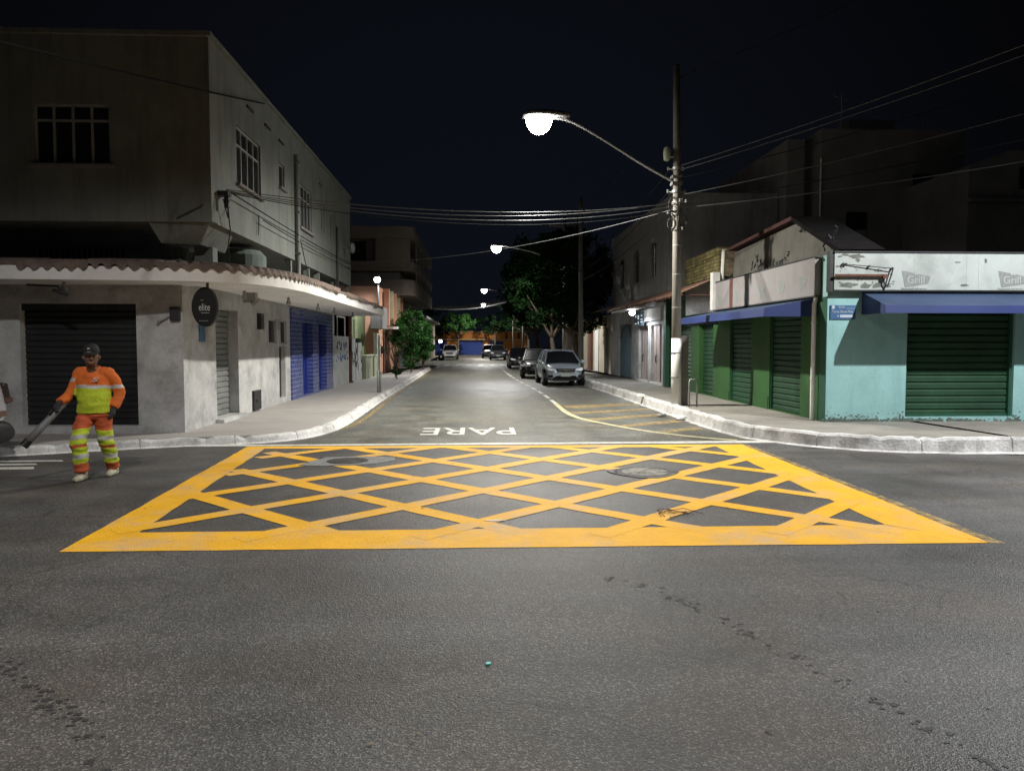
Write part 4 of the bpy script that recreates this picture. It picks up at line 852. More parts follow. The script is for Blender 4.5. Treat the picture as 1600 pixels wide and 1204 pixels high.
# low row further on the right
CR = thing('cream_row', 'low cream row with white gates beyond the two-storey building', 'building', (9, 45, .2))
mb = MB(); mb.wall('x', 6.75, .3, 38.5, 59, 0, 3.2, [(39.2, 40.6, .2, 2.6), (42.0, 44.3, .2, 2.6), (45.6, 47.5, .2, 2.6)]); mb.box(7.05, 12, 58.7, 59, 0, 3.2); mb.box(7.6, 12, 38.5, 58.6, 0, 3.1); mb.build('wall', M['cream'], CR)
mb = MB(); mb.box(6.85, 6.9, 39.2, 40.6, .2, 2.6); mb.build('door', M['darkm'], CR)
mb = MB(); mb.box(6.80, 6.85, 42.0, 44.3, .2, 2.6); mb.build('white_gate', M['whitep'], CR)
mb = MB(); mb.shutter('x', 6.85, -1, 45.6, 47.5, .2, 2.6, .14); mb.build('rolling_shutter', M['dirtywhite'], CR)
mb = MB(); mb.extr([(5.9, 37.2, 3.3), (5.9, 37.2, 3.36), (6.8, 37.2, 3.6), (6.8, 37.2, 3.5)], (0, 10, 0)); mb.build('tiled_awning', M['rustawn'], CR)
mb = MB(); mb.box(6.6, 6.74, 44.5, 45.4, .2, 3.0); mb.build('pilaster', M['rust'], CR)
# dark blocks behind on the right
TB = thing('tall_dark_block', 'tall unlit blank-walled block behind the turquoise shop', 'building', (13, 28, 0))
mb = MB(); mb.box(11.7, 16.7, 26.0, 36, 0, 9.0); mb.box(11.3, 11.7, 26.6, 36, 0, 8.8); mb.box(10.65, 11.25, 26.3, 34, 0, 8.7); mb.build('wall', M['darkwall'], TB)
mb = MB(); mb.tube([(11.68, 25.97, 3), (11.68, 25.97, 8)], .03, 6); mb.build('drain_pipe', M['whitep'], TB)
mb = MB(); mb.box(13.6, 15.3, 28, 29, 9.0, 9.9); mb.build('roof_tank', M['darkwall'], TB)
for (x, y, z, h) in ((12.6, 26.5, 9.0, 1.3), (16.1, 27.5, 9.0, .9)):
    mb = MB(); mb.tube([(x, y, z), (x, y, z+h)], .02, 5)
    for k in range(4): mb.tube([(x-.3+.04*k, y, z+h-.08*k), (x+.3-.04*k, y, z+h-.08*k)], .01, 4)
    mb.build('antenna', M['grey_m'], TB)
for (x, z) in ((12.6, 5.6), (14.9, 6.9)):
    mb = MB(); mb.box(x, x+.7, 25.95, 25.995, z, z+.6); mb.build('window', M['dglass'], TB)
RH = thing('gabled_far_house', 'unlit house with square windows at the far right above the fascia', 'house', (18, 24, 0))
mb = MB(); mb.extr([(14.6, 22.5, 0), (14.6, 22.5, 7.0), (15.8, 22.5, 7.45), (22, 22.5, 7.45), (22, 22.5, 0)], (0, 8, 0)); mb.build('wall', M['darkwall'], RH)
for x in (16.15, 17.1, 18.6):
    mb = MB(); mb.box(x, x+.75, 22.44, 22.49, 6.3, 6.95); f = mb.build('window', M['dglass'], RH); mb = MB(); mb.box(x-.05, x+.8, 22.40, 22.44, 6.22, 6.29); mb.build('sill', M['darkwall'], f)
mb = MB(); mb.box(14.5, 22, 22.2, 22.49, 5.9, 6.0); mb.build('ledge', M['darkwall'], RH)

# ================================================================== POLES, LAMPS, CABLES
def luminaire(parent, tip, d, strength=None, s=1.0):
    """street-lamp head at tip; d = horizontal unit direction from the pole"""
    x, y, z = tip; mb = MB(); d = Vector((d[0], d[1], 0)).normalized(); q = Vector((-d.y, d.x, 0)); up = Vector((0, 0, 1)); t = Vector(tip)
    prof = [(-.42, .05, .05), (-.34, .09, .08), (-.05, .17, .10), (.2, .18, .09), (.34, .12, .05)]
    rings = []
    for (a, wd, h) in prof:
        c = t + d*a*s + up*(.05 + .0*a)
        rings.append([mb.bm.verts.new(c + q*wd*s*math.cos(k*math.pi/6) + up*h*s*max(0, math.sin(k*math.pi/6)) - (up*.02 if k > 6 else up*0)) for k in range(12)])
    for a, b in zip(rings, rings[1:]):
        for k in range(12): mb._f([a[k], a[(k+1) % 12], b[(k+1) % 12], b[k]])
    mb._f(rings[0][::-1]); mb._f(rings[-1])
    h = mb.build('lamp_head', M['grey_m'], parent, smooth=True)
    mb = MB(); c = t + d*.08*s
    for ring in [[(.21, .17, .02), (.21, .17, -.04), (.19, .16, -.11), (.15, .13, -.18), (.09, .08, -.23), (.03, .03, -.25)]]:
        rr = []
        for (a, b, hh) in ring: rr.append([mb.bm.verts.new(c + d*a*s*math.cos(k*math.pi/8) + q*b*s*math.sin(k*math.pi/8) + up*hh*s) for k in range(16)])
        for a, b in zip(rr, rr[1:]):
            for k in range(16): mb._f([a[k], a[(k+1) % 16], b[(k+1) % 16], b[k]])
        mb._f(rr[0][::-1]); mb._f(rr[-1])
    mb.build('lamp_glass', M['E_lamp'], parent, smooth=True)

UP = thing('utility_pole', 'tall concrete utility pole with white painted foot carrying the bright street lamp', 'utility pole', (4.87, 18.7, .2))
mb = MB(); mb.tube([(4.90, 18.7, .18), (4.87, 18.7, 5.0), (4.82, 18.7, 8.4)], [.125, .10, .08], 16)
mb.build('shaft', M['pole'], UP, smooth=True)
mb = MB(); mb.tube([(4.90, 18.7, .19), (4.893, 18.7, 1.85)], [.129, .1215], 16); mb.build('white_painted_foot', M['whitep'], UP, smooth=True)
mb = MB(); mb.box(5.03, 5.21, 18.76, 18.95, .19, 1.92); mb.build('side_post', M['pole'], UP, bevel=.01)
mb = MB(); mb.tube(spline([(4.80, 18.7, 5.62), (4.0, 18.7, 6.05), (3.0, 18.7, 6.65), (2.3, 18.7, 7.02), (1.85, 18.7, 7.12)], 6), .03, 8); mb.box(4.72, 4.96, 18.58, 18.82, 5.55, 5.62); mb.box(4.72, 4.96, 18.58, 18.82, 5.72, 5.77); mb.build('lamp_arm', M['grey_m'], UP)
luminaire(UP, (1.62, 18.7, 7.10), (-1, 0), s=1.5)
mb = MB(); mb.lathe((4.60, 18.68, 6.30), [(.03, -.18), (.08, -.15), (.09, 0), (.08, .12), (.03, .16)], 12); mb.box(4.64, 4.80, 18.66, 18.70, 6.2, 6.25); mb.build('junction_cap', M['palegreen'], UP, smooth=True)
rnd = random.Random(4); 
for z in (5.95, 5.4, 5.12, 4.86, 4.5):
    mb = MB(); mb.lathe((4.86, 18.7, z), [(.10, -.03), (.125, -.03), (.125, .03), (.10, .03)], 14)
    for k in range(3):
        a = rnd.uniform(0, 6.28); mb.tube([(4.86+.12*math.cos(a), 18.7+.12*math.sin(a), z), (4.86+.22*math.cos(a), 18.7+.22*math.sin(a), z+.02)], .012, 5); mb.lathe((4.86+.23*math.cos(a), 18.7+.23*math.sin(a), z+.03), [(.02, -.04), (.035, -.02), (.02, 0), (.035, .02), (.02, .04)], 8)
    mb.build('insulator_clamp', M['grey_m'], UP)
for (cx, z, r) in ((4.75, 5.05, .11), (4.97, 4.7, .09), (4.7, 4.6, .08)):
    mb = MB()
    for q in range(3): mb.tube([(cx + (r+q*.012)*math.cos(a), 18.56 - q*.02, z + (r+q*.012)*1.4*math.sin(a)) for a in [2*math.pi*k/16 for k in range(17)]], .009, 5)
    mb.build('cable_coil', M['cable_l'], UP)
mb = MB()
for z in (.9, 1.5, 2.6, 3.4, 4.1): mb.lathe((4.885, 18.7, z), [(.112 if z > 2 else .127, -.012), (.118 if z > 2 else .131, -.01), (.118 if z > 2 else .131, .01), (.112, .012)], 16)
mb.build('steel_band', M['grey_m'], UP)
# farther poles
def far_pole(x, y, tipx, label):
    P = thing('street_lamp', label, 'street lamp', (x, y, .2), group=None)
    mb = MB(); mb.tube([(x, y, .15), (x-.05, y, 9.0)], [.14, .09], 10); mb.build('shaft', M['pole'], P, smooth=True)
    mb = MB(); mb.tube(spline([(x, y, 5.8), ((x+tipx)/2+.3, y, 6.7), (tipx+.35, y, 7.1)], 5), .035, 6); mb.build('lamp_arm', M['grey_m'], P)
    luminaire(P, (tipx, y, 7.05), (-1, 0), s=1.3)
    mb = MB(); mb.box(x-.9, x+.5, y-.06, y+.06, 8.2, 8.32); mb.build('crossarm', M['pole'], P)
far_pole(4.9, 42.7, 1.2, 'second street lamp, above the parked cars, hanging over the side street'); far_pole(4.6, 76, .85, 'third street lamp, a small light beyond the zebra crossing'); far_pole(4.9, 103, 1.0, 'farthest street lamp, in front of the orange end building')

def cable(pts, r, label, m='cable', sag=0.0, name='overhead_cable', grp='overhead cables'):
    mb = MB(); a, b = Vector(pts[0]), Vector(pts[1]); n = 26; P = []
    for i in range(n+1):
        t = i/n; p = a.lerp(b, t); p.z -= sag*4*t*(1-t); P.append(p)
    mb.tube(P, r, 5); o = mb.build(name, M[m], loc=a); tag(o, label, 'cable', grp); return o
PT = (4.84, 18.66)
for i, (za, zb, sg, yb) in enumerate([(5.12, 4.36, .30, 13.62), (5.14, 4.34, .38, 13.64), (5.05, 4.33, .42, 13.66), (4.95, 4.32, .45, 13.7)]):
    cable([(PT[0], PT[1], za), (-4.3, yb, zb)], .008, 'bundled cable sagging across the street from the pole to the left corner building', 'cable_l' if i < 3 else 'cable', sg, grp='cable bundle across the street')
cable([(4.8, 18.7, 4.98), (-4.4, 27.4, 4.6)], .007, 'single lower cable crossing from the pole towards the far edge of the green upper storey', 'cable_l', .35)
cable([(-4.42, 16.6, 6.72), (-4.2, 1.0, 2.95)], .014, 'thick dark cable sloping past the upper left building front to its parapet', 'cable', .05)
cable([(-4.3, 13.7, 4.36), (-4.38, 27.4, 4.5)], .012, 'cable clipped along the green upper storey under its windows', 'cable', .05)
cable([(-4.3, 15.9, 4.2), (-4.38, 27.4, 4.35)], .010, 'lower thin cable along the green upper storey', 'cable', .06)
for i, (z, e, ze) in enumerate([(5.9, (17, 7, 9.2), 0), (5.7, (17, 8, 8.4), 0), (5.3, (18, 9, 8.0), 0), (5.1, (18, 8, 7.0), 0), (5.0, (18, 10, 6.4), 0), (8.1, (18, 6, 12), 0), (6.0, (16, 6, 9.0), 0)]):
    cable([(4.88, 18.68, z), e], .010, 'one of the thin cables fanning up from the pole to the upper right', 'cable' if i % 2 else 'cable_l', .35, grp='thin cables to the upper right')
for i, (dx, z) in enumerate([(-.1, 6.0), (0, 5.6), (.1, 5.2), (.05, 8.2)]):
    cable([(4.85+dx, 18.75, z), (4.85+dx, 42.6, z-.1)], .012, 'one of the cables running along the side street between the poles', 'cable', .5, grp='cables along the side street')
for i in range(9):
    z = 5.6 + i*.22; cable([(4.75, 76 + i*3.2, z+.9), (-5.2 - i*.1, 74.5 + i*3.4, z - .4)], .022, 'one of the distant pale cables crossing the far end of the street', 'cable_l', .7, grp='distant cables across the far street')
for i in range(5):
    cable([(4.8, 42.8, 6.6 - i*.3), (4.6, 76, 7.4 - i*.35)], .02, 'one of the distant cables between the second and third poles', 'cable_l', .6, grp='distant cables between poles')
# second pale utility pole in the tree row
mb = MB(); mb.tube([(4.95, 36.4, .18), (4.9, 36.4, 8.6)], [.13, .09], 10); tag(mb.build('utility_pole', M['pole'], smooth=True, loc=(4.95, 36.4, .2)), 'plain pale concrete pole rising behind the silver hatchback', 'utility pole')
# left bollard, bike hoop
def hoop(name, label, cat, c, h, wd, r, ang):
    mb = MB(); d = Vector((math.cos(ang), math.sin(ang), 0)); c = Vector(c); z = Vector((0, 0, 1)); k = .07
    P = [c - d*wd/2, c - d*wd/2 + z*(h-k), c - d*(wd/2-.02) + z*(h-.02), c - d*(wd/2-k) + z*h, c + d*(wd/2-k) + z*h, c + d*(wd/2-.02) + z*(h-.02), c + d*wd/2 + z*(h-k), c + d*wd/2]
    mb.tube(P, r, 10); tag(mb.build(name, M['grey_m'], smooth=True, loc=c), label, cat)
hoop('steel_hoop', 'galvanised steel hoop barrier on the right pavement beside the utility pole', 'barrier', (5.22, 18.35, .2), .66, .2, .022, .2)
hoop('steel_hoop', 'small steel hoop post near the left kerb ahead of the shrubs', 'barrier', (-3.2, 25.4, .13), .72, .16, .035, 1.2)

# manholes
def manhole(name, label, c, r, pm, cm, patch_pts, zp):
    T = thing(name, label, 'manhole', (c[0], c[1], .01))
    if patch_pts: mb = MB(); mb.extr([(x, y, .0) for x, y in patch_pts], (0, 0, zp)); mb.build('concrete_surround', pm, T)
    mb = MB(); z0 = zp; mb.lathe((c[0], c[1], z0), [(r*1.12, -.005), (r*1.10, .003), (r*1.0, .004), (r*.99, .001)], 40); mb.build('ring', M['crack'] if cm != M['iron_p'] else M['iron'], T)
    mb = MB(); mb.lathe((c[0], c[1], z0), [(r*.96, -.003), (r*.95, .006), (r*.3, .007)], 40)
    mb.build('lid', cm, T)
    rnd = random.Random(1); mb = MB()
    for k in range(26):
        a = rnd.uniform(0, 6.28); q = r*rnd.uniform(.1, .9); blob(mb, c[0]+q*math.cos(a), c[1]+q*math.sin(a), r*.12, r*.08, z0 + .0075 + k*.00012, rnd)
    mb.build('relief_marks', M['crack'] if cm != M['iron_p'] else M['iron'], T)
manhole('manhole_cover', 'dark manhole cover in a pale concrete patch on the left of the yellow box', (-1.88, 11.22), .27, M['concp'], M['iron'], [(-2.5, 10.85), (-2.2, 10.78), (-1.8, 10.83), (-1.45, 10.95), (-1.2, 11.3), (-1.25, 11.6), (-1.9, 11.66), (-2.25, 11.6), (-2.4, 11.2)], .013)
manhole('manhole_cover', 'worn pale manhole cover ringed by broken asphalt on the right of the yellow box', (2.22, 10.05), .32, M['asph'], M['iron_p'], [(2.22+.46*math.cos(a)*(1+.12*math.sin(3*a)), 10.05+.42*math.sin(a)*(1+.1*math.cos(4*a))) for a in [2*math.pi*k/22 for k in range(22)]], .0125)
mb = MB(); rnd = random.Random(31)
for k in range(44):
    a = rnd.uniform(-.3, 3.5); q =   .39 + rnd.gauss(0, .03); blob(mb, 2.22+q*math.cos(a), 10.05+q*math.sin(a)*.92, .05, .018, .014 + k*.0001, rnd)
struct(mb.build('broken_asphalt_ring', M['crack']))
mb = MB(); mb.lathe((6.05, 11.32, .004), [(.42, -.003), (.40, .006), (.05, .007)], 30); tag(mb.build('drain_cover', M['iron'], loc=(6.05, 11.32, 0)), 'flat dark round cover in the road at the right kerb', 'manhole')
mb = MB(); blob(mb, 8.6, 11.42, .5, .06, .006, rnd, 20); blob(mb, 5.5, 12.3, .3, .05, .006, rnd); blob(mb, 9.6, 11.38, .4, .05, .0065, rnd, 20); struct(mb.build('gutter_grime', M['crack']))
# grit, dry leaves and pebbles scattered on the asphalt
mb = MB(); rnd = random.Random(55)
for k in range(700):
    x = rnd.gauss(0, 5); y = rnd.uniform(2.4, 30)
    if k % 4 == 0: x = 4.35 + rnd.gauss(0, .18); y = rnd.uniform(13.5, 34)
    if k % 4 == 1: x = -2.65 + rnd.gauss(0, .12); y = rnd.uniform(15, 34)
    if abs(x) > 4.6 and y > 12: continue
    s_ = rnd.uniform(.004, .016) * (1 + y*.03); a = rnd.uniform(0, 6.28); z = .010
    P4 = [(x + s_*q*math.cos(a + t), y + s_*q*math.sin(a + t), z + (.35*s_ if t < 1 else 0)) for t, q in ((0, 1.4), (1.4, .6), (3.1, 1.2), (4.6, .7))]
    mb.poly(P4)
o = mb.build('road_grit', mat('grit', (.16, .13, .09), .9, .6, 3)); o['kind'] = 'stuff'; o['label'] = 'scattered grit, pebbles and dry leaf bits on the asphalt and along the gutters'; o['category'] = 'grit'
# litter and stones
def stone(c, r, m, label, cat='litter', name='crumpled_bag', fl=.6):
    mb = MB(); bmesh.ops.create_icosphere(mb.bm, subdivisions=3, radius=1)
    for v in mb.bm.verts:
        n = 1 + .35*noise.noise(v.co*1.7 + Vector((c[0], 0, 0))) + .15*noise.noise(v.co*5); v.co = Vector((c[0] + v.co.x*r*n, c[1] + v.co.y*r*n*.8, c[2] + max(-.1, v.co.z)*r*n*fl))
    tag(mb.build(name, M[m], smooth=True, loc=c), label, cat)
stone((4.66, 21.6, .23), .13, 'whitep', 'crumpled white bag lying on the right kerb')
stone((4.35, 17.9, .02), .11, 'concp', 'lump of broken kerb in the gutter near the hatching', 'stone', 'kerb_lump')
stone((4.62, 17.1, .02), .14, 'kerb', 'whitish broken kerb chunk fallen beside the right kerb', 'stone', 'kerb_lump')
mb = MB(); blob(mb, .17, 7.33, .10, .035, .012, random.Random(2)); o = tag(mb.build('white_leaf', M['whitep']), 'small pale scrap inside the near centre cell of the yellow box', 'scrap'); sm = o.modifiers.new('t', 'SOLIDIFY'); sm.thickness = .004
mb = MB(); rnd = random.Random(8)
for k in range(9): mb.tube([(1.95+rnd.uniform(-.15, .2), 7.55+rnd.uniform(-.12, .12), .015), (1.95+rnd.uniform(-.2, .3), 7.55+rnd.uniform(-.15, .15), .035), (2.0+rnd.uniform(-.2, .35), 7.5+rnd.uniform(-.15, .15), .012)], .0035, 5)
tag(mb.build('dry_twigs', M['rust'], loc=(1.95, 7.5, 0)), 'small heap of dry twigs inside the box near its right front', 'twigs')
mb = MB(); mb.box(.045, .07, 4.0, 4.03, .002, .01); tag(mb.build('bottle_cap', mat('cyan_plastic', (.02, .4, .36), .4)), 'tiny cyan plastic scrap on the foreground asphalt', 'scrap')

# ================================================================== CARS
def car(label, cat, body, kind='hatch', name='parked_car', group=None):
    """car pointing to local -Y, nose at y=0, centred on x. kind: hatch, sedan, suv"""
    L = {'hatch': 4.0, 'sedan': 4.5, 'suv': 4.4}[kind]; W = {'hatch': .845, 'sedan': .86, 'suv': .91}[kind]; H = {'hatch': 1.46, 'sedan': 1.46, 'suv': 1.66}[kind]
    hood = {'hatch': .93, 'sedan': .90, 'suv': 1.05}[kind]; belt = hood + .03; g0 = .17 if kind != 'suv' else .24
    T = thing(name, label, cat, (0, 0, 0), 0, group, local=True)
    st = [(0.0, .52, .30, .66), (.06, .66, .24, .74), (.22, .78, .20, .84), (.55, .90, .19, .92), (1.0, .985, .19, .985), (1.25, 1.0, .19, 1.0), (2.2, 1.0, .19, 1.0), (L-1.0, 1.0, .19, 1.0), (L-.45, .97, .2, 1.0), (L-.12, .90, .26, .97 if kind != 'sedan' else .95), (L, .78, .34, .82)]
    mb = MB(); rings = []
    for (y, wf, zb, hf) in st:
        w_ = W*wf; t = hood*hf if y < 1.1 else (belt*hf if kind != 'sedan' or y < L-1.2 else (belt+.02)*hf)
        rings.append([mb.bm.verts.new(p) for p in [(-w_*.80, y, zb), (-w_*.97, y, zb+.06), (-w_, y, zb+(t-zb)*.42), (-w_*.985, y, zb+(t-zb)*.72), (-w_*.93, y, t-.035), (-w_*.78, y, t), (-w_*.4, y, t+.025), (0, y, t+.035),
                                          (w_*.4, y, t+.025), (w_*.78, y, t), (w_*.93, y, t-.035), (w_*.985, y, zb+(t-zb)*.72), (w_, y, zb+(t-zb)*.42), (w_*.97, y, zb+.06), (w_*.80, y, zb)]])
    for a, b in zip(rings, rings[1:]):
        for k in range(15): mb._f([a[k], a[(k+1) % 15], b[(k+1) % 15], b[k]])
    mb._f(rings[0][::-1]); mb._f(rings[-1])
    b = mb.build('body', body, T, smooth=True); ss = b.modifiers.new('s', 'SUBSURF'); ss.levels = 2; ss.render_levels = 2
    # greenhouse
    ya, yb, yc, yd = {'hatch': (.92, 1.75, 3.25, 3.85), 'sedan': (1.15, 1.95, 3.2, 4.0), 'suv': (1.1, 1.75, 3.75, 4.3)}[kind]
    mb = MB(); wb, wt = W*.88, W*.66; zt = H - .045
    def ring(w_, y, z): return [mb.bm.verts.new((-w_, y, z)), mb.bm.verts.new((-w_*.5, y - .05*(1 if y < 2.5 else -1), z+.004)), mb.bm.verts.new((0, y-.07*(1 if y < 2.5 else -1), z+.008)), mb.bm.verts.new((w_*.5, y-.05*(1 if y < 2.5 else -1), z+.004)), mb.bm.verts.new((w_, y, z))]
    fb, ft, rt, rb = ring(wb, ya, belt-.02), ring(wt, yb, zt), ring(wt*.97, yc, zt-.02), ring(wb*.92, yd, belt-.02)
    for k in range(4): mb._f([fb[k], fb[k+1], ft[k+1], ft[k]]); mb._f([rt[k], rt[k+1], rb[k+1], rb[k]]); mb._f([ft[k], ft[k+1], rt[k+1], rt[k]])
    mb._f([fb[0], ft[0], rt[0], rb[0]]); mb._f([fb[4], rb[4], rt[4], ft[4]])
    mb.build('windows', M['dglass'], T, smooth=False)
    mb = MB(); n = 8; rr = []
    for i in range(n+1):
        t = i/n; y = yb-.06 + (yc-yb+.12)*t; z = zt + .012 + .045*math.sin(math.pi*t)**.6 if 0 < t < 1 else zt - .005; w_ = wt*1.02
        rr.append([mb.bm.verts.new((w_*math.cos(math.pi*k/8)*-1, y, z + .02*math.sin(math.pi*k/8))) for k in range(9)] + [mb.bm.verts.new((w_, y, z-.04)), mb.bm.verts.new((-w_, y, z-.04))])
    for a, b2 in zip(rr, rr[1:]):
        for k in range(11): mb._f([a[k], a[(k+1) % 11], b2[(k+1) % 11], b2[k]])
    mb._f(rr[0][::-1]); mb._f(rr[-1]); mb.build('roof', body, T, smooth=True)
    ym = (yb+yc)/2
    for s in (-1, 1):
        for a, b_, rr in (((s*wb*.99, ya-.02, belt-.01), (s*wt*1.0, yb, zt+.01), .035), ((s*wb*.93, yd, belt-.01), (s*wt*.98, yc, zt), .045), ((s*wb*1.0, ym+.05, belt-.01), (s*wt*1.01, ym, zt), .03)):
            mb = MB(); mb.tube([a, b_], rr, 6); mb.build('pillar', body, T)
    for s in (-1, 1):
        for y in (.78, L-.78):
            mb = MB(); mb.lathe((s*(W-.085), y, .31), [(.30, -.10), (.315, -.07), (.315, .07), (.30, .10)], 24, 'x'); wl = mb.build('tyre', M['rubber'], T)
            mb = MB(); mb.lathe((s*(W-.03), y, .31), [(.20, -.045*1), (.20, .05), (.17, .052)] if s > 0 else [(.17, -.052), (.20, -.05), (.20, .045)], 20, 'x')
            mb.build('rim', M['grey_m'], wl)
            mb = MB(); mb.lathe((s*(W-.10), y, .33), [(.365, -.05), (.372, .108 if s > 0 else -.108)] if s > 0 else [(.372, -.108), (.365, .05)], 24, 'x'); mb.build('wheel_arch', M['blacks'], T)
        mb = MB(); mb.lathe((s*(W+.06), 1.22, belt+.02), [(.02, -.09), (.075, -.06), (.08, .05), (.03, .09)], 12, 'x'); mb.build('wing_mirror', body, T, smooth=True)
        # headlight wraps the corner
        x = s*W; zl = hood*.72
        mb = MB(); mb.extr([(x*.40, -.005+.03, zl-.03), (x*.72, .05, zl-.055), (x*.86, .16, zl-.02), (x*.90, .34, zl+.10), (x*.80, .20, zl+.09), (x*.55, .06, zl+.05)], (0, -.045, .005)); mb.build('headlight', M['lens'], T, bevel=.008)
        mb = MB(); mb.extr([(x*.60, .07, .36), (x*.82, .15, .36), (x*.84, .17, .46), (x*.64, .08, .46)], (0, -.05, 0)); mb.build('fog_lamp_recess', M['blacks'], T)
        mb = MB(); mb.box(x*.70, x*.90, L-.16, L-.02, hood*.75, hood*.98); mb.build('tail_light', M['redlens'], T)
    zg = hood*.70
    mb = MB(); mb.extr([(-W*.50, .01, zg+.07), (-W*.42, .0, zg-.075), (W*.42, .0, zg-.075), (W*.50, .01, zg+.07)], (0, -.02, 0)); gr = mb.build('grille', M['blacks'], T, bevel=.01)
    mb = MB(); mb.box(-W*.40, W*.40, -.028, -.018, zg-.10, zg-.075); mb.box(-W*.38, W*.38, -.026, -.018, zg+.0, zg+.012); mb.build('chrome_bar', M['chrome'], gr)
    mb = MB(); mb.box(-.05, -.03, -.034, -.022, zg-.03, zg+.04); mb.box(.03, .05, -.034, -.022, zg-.03, zg+.04); mb.box(-.03, .03, -.034, -.022, zg, zg+.012); mb.build('badge', M['chrome'], gr)
    mb = MB(); mb.extr([(-W*.66, .04, .30), (-W*.46, .0, .43), (W*.46, .0, .43), (W*.66, .04, .30), (W*.62, .05, .21), (-W*.62, .05, .21)], (0, -.03, 0)); mb.build('lower_grille', M['blacks'], T)
    mb = MB(); mb.box(-.20, .20, -.05, -.03, .40, .53); mb.build('number_plate', M['signw'], T)
    mb = MB(); mb.tube([(-W*.62, .02, .28), (-W*.4, -.025, .235), (W*.4, -.025, .235), (W*.62, .02, .28)], .018, 6); mb.build('bumper_lip', M['darkm'], T)
    return T
cm = lambda n, c, r=.3, me=.0: mat(n, c, r, .05, 3, 0, metal=me, coat=.6)
silver, blackp, dkgrey, whitec, greyc = cm('silver_paint', (.42, .48, .55), .30, .3), cm('black_car_paint', (.010, .010, .012)), cm('dark_blue_paint', (.022, .024, .03)), cm('white_car_paint', (.75, .75, .76)), cm('grey_car_paint', (.16, .16, .17), .3, .4)
c1 = car('silver hatchback parked at the right kerb, nearest in its row', 'car', silver, 'hatch'); c1.location = (3.62, 31.2, 0); c1.rotation_euler = (0, 0, R(2.0))
c2 = car('black hatchback parked directly behind the silver one', 'car', blackp, 'hatch'); c2.location = (3.05, 37.8, 0); c2.rotation_euler = (0, 0, R(-2))
c3 = car('dark sedan parked third from the front in the right row', 'car', dkgrey, 'sedan'); c3.location = (3.12, 53.6, 0)
c4 = car('white sport utility car coming up the left side of the far street', 'car', whitec, 'suv', 'white_car'); c4.location = (-3.02, 86, 0)
c5 = car('grey car standing beyond the zebra crossing on the right', 'car', greyc, 'suv'); c5.location = (2.35, 84.5, 0)
c6 = dup(c5, (1.55, 93, 0), 0, 'last grey car of the row, partly hidden beyond the other grey one')

# white van entering from the left edge
V = thing('white_van', 'rear corner of a white van cut off by the left edge of the photo', 'van', (-8.0, 10.7, 0))
def vloft(mb, sts):
    rings = [[mb.bm.verts.new(p) for p in s] for s in sts]
    for a, b in zip(rings, rings[1:]):
        for k in range(len(a)): mb._f([a[k], a[(k+1) % len(a)], b[(k+1) % len(b)], b[k]])
    mb._f(rings[0][::-1]); mb._f(rings[-1])
def vsec(x, ya, yb, z0, z1, r=.12): return [(x, ya+r, z0), (x, ya, z0+r), (x, ya, (z0+z1)*.5), (x, ya+.05, z1-r*1.6), (x, ya+.05+r, z1), (x, yb-.05-r, z1), (x, yb-.05, z1-r*1.6), (x, yb, (z0+z1)*.5), (x, yb, z0+r), (x, yb-r, z0)]
mb = MB(); vloft(mb, [vsec(-11.4, 9.95, 11.45, .35, .95), vsec(-10.9, 9.9, 11.5, .3, 1.1), vsec(-10.2, 9.88, 11.52, .3, 1.9), vsec(-9.2, 9.88, 11.52, .3, 2.0), vsec(-7.2, 9.88, 11.52, .3, 2.0), vsec(-6.55, 9.9, 11.5, .45, 1.95), vsec(-6.28, 9.95, 11.45, .5, 1.50), vsec(-6.13, 10.02, 11.4, .55, 1.15), vsec(-6.12, 10.05, 11.35, .6, .8)])
b = mb.build('body', whitec, V, smooth=True); ss = b.modifiers.new('s', 'SUBSURF'); ss.levels = 2; ss.render_levels = 2
mb = MB(); vloft(mb, [vsec(-7.0, 9.86, 11.54, .28, .66, .1), vsec(-6.3, 9.86, 11.54, .26, .68, .1), vsec(-6.05, 9.95, 11.45, .28, .66, .1), vsec(-5.98, 10.1, 11.3, .36, .6, .06)]); b = mb.build('bumper', M['blacks'], V, smooth=True); ss = b.modifiers.new('s', 'SUBSURF'); ss.levels = 2; ss.render_levels = 2
mb = MB(); mb.extr([(-6.25, 11.34, 1.16), (-6.14, 11.34, 1.14), (-6.09, 11.34, .86), (-6.2, 11.34, .84)], (0, .10, 0)); tl = mb.build('tail_light', M['redlens'], V, bevel=.02)
mb = MB(); mb.box(-6.16, -6.08, 11.335, 11.44, .87, .94); mb.build('amber_lens', M['amber'], tl)
mb = MB(); mb.box(-6.2, -6.06, 11.1, 11.25, .68, .76); mb.build('reflector', M['amber'], V)
mb = MB(); mb.lathe((-7.1, 9.98, .33), [(.31, -.1), (.33, -.06), (.33, .06), (.31, .1)], 28, 'y'); mb.build('tyre', M['rubber'], V)
mb = MB(); mb.lathe((-10.6, 9.98, .33), [(.31, -.1), (.33, -.06), (.33, .06), (.31, .1)], 28, 'y'); mb.build('tyre', M['rubber'], V)
mb = MB(); mb.box(-9.9, -6.9, 9.86, 9.90, 1.25, 1.75); mb.build('side_window', M['dglass'], V)

V.location.x -= .63
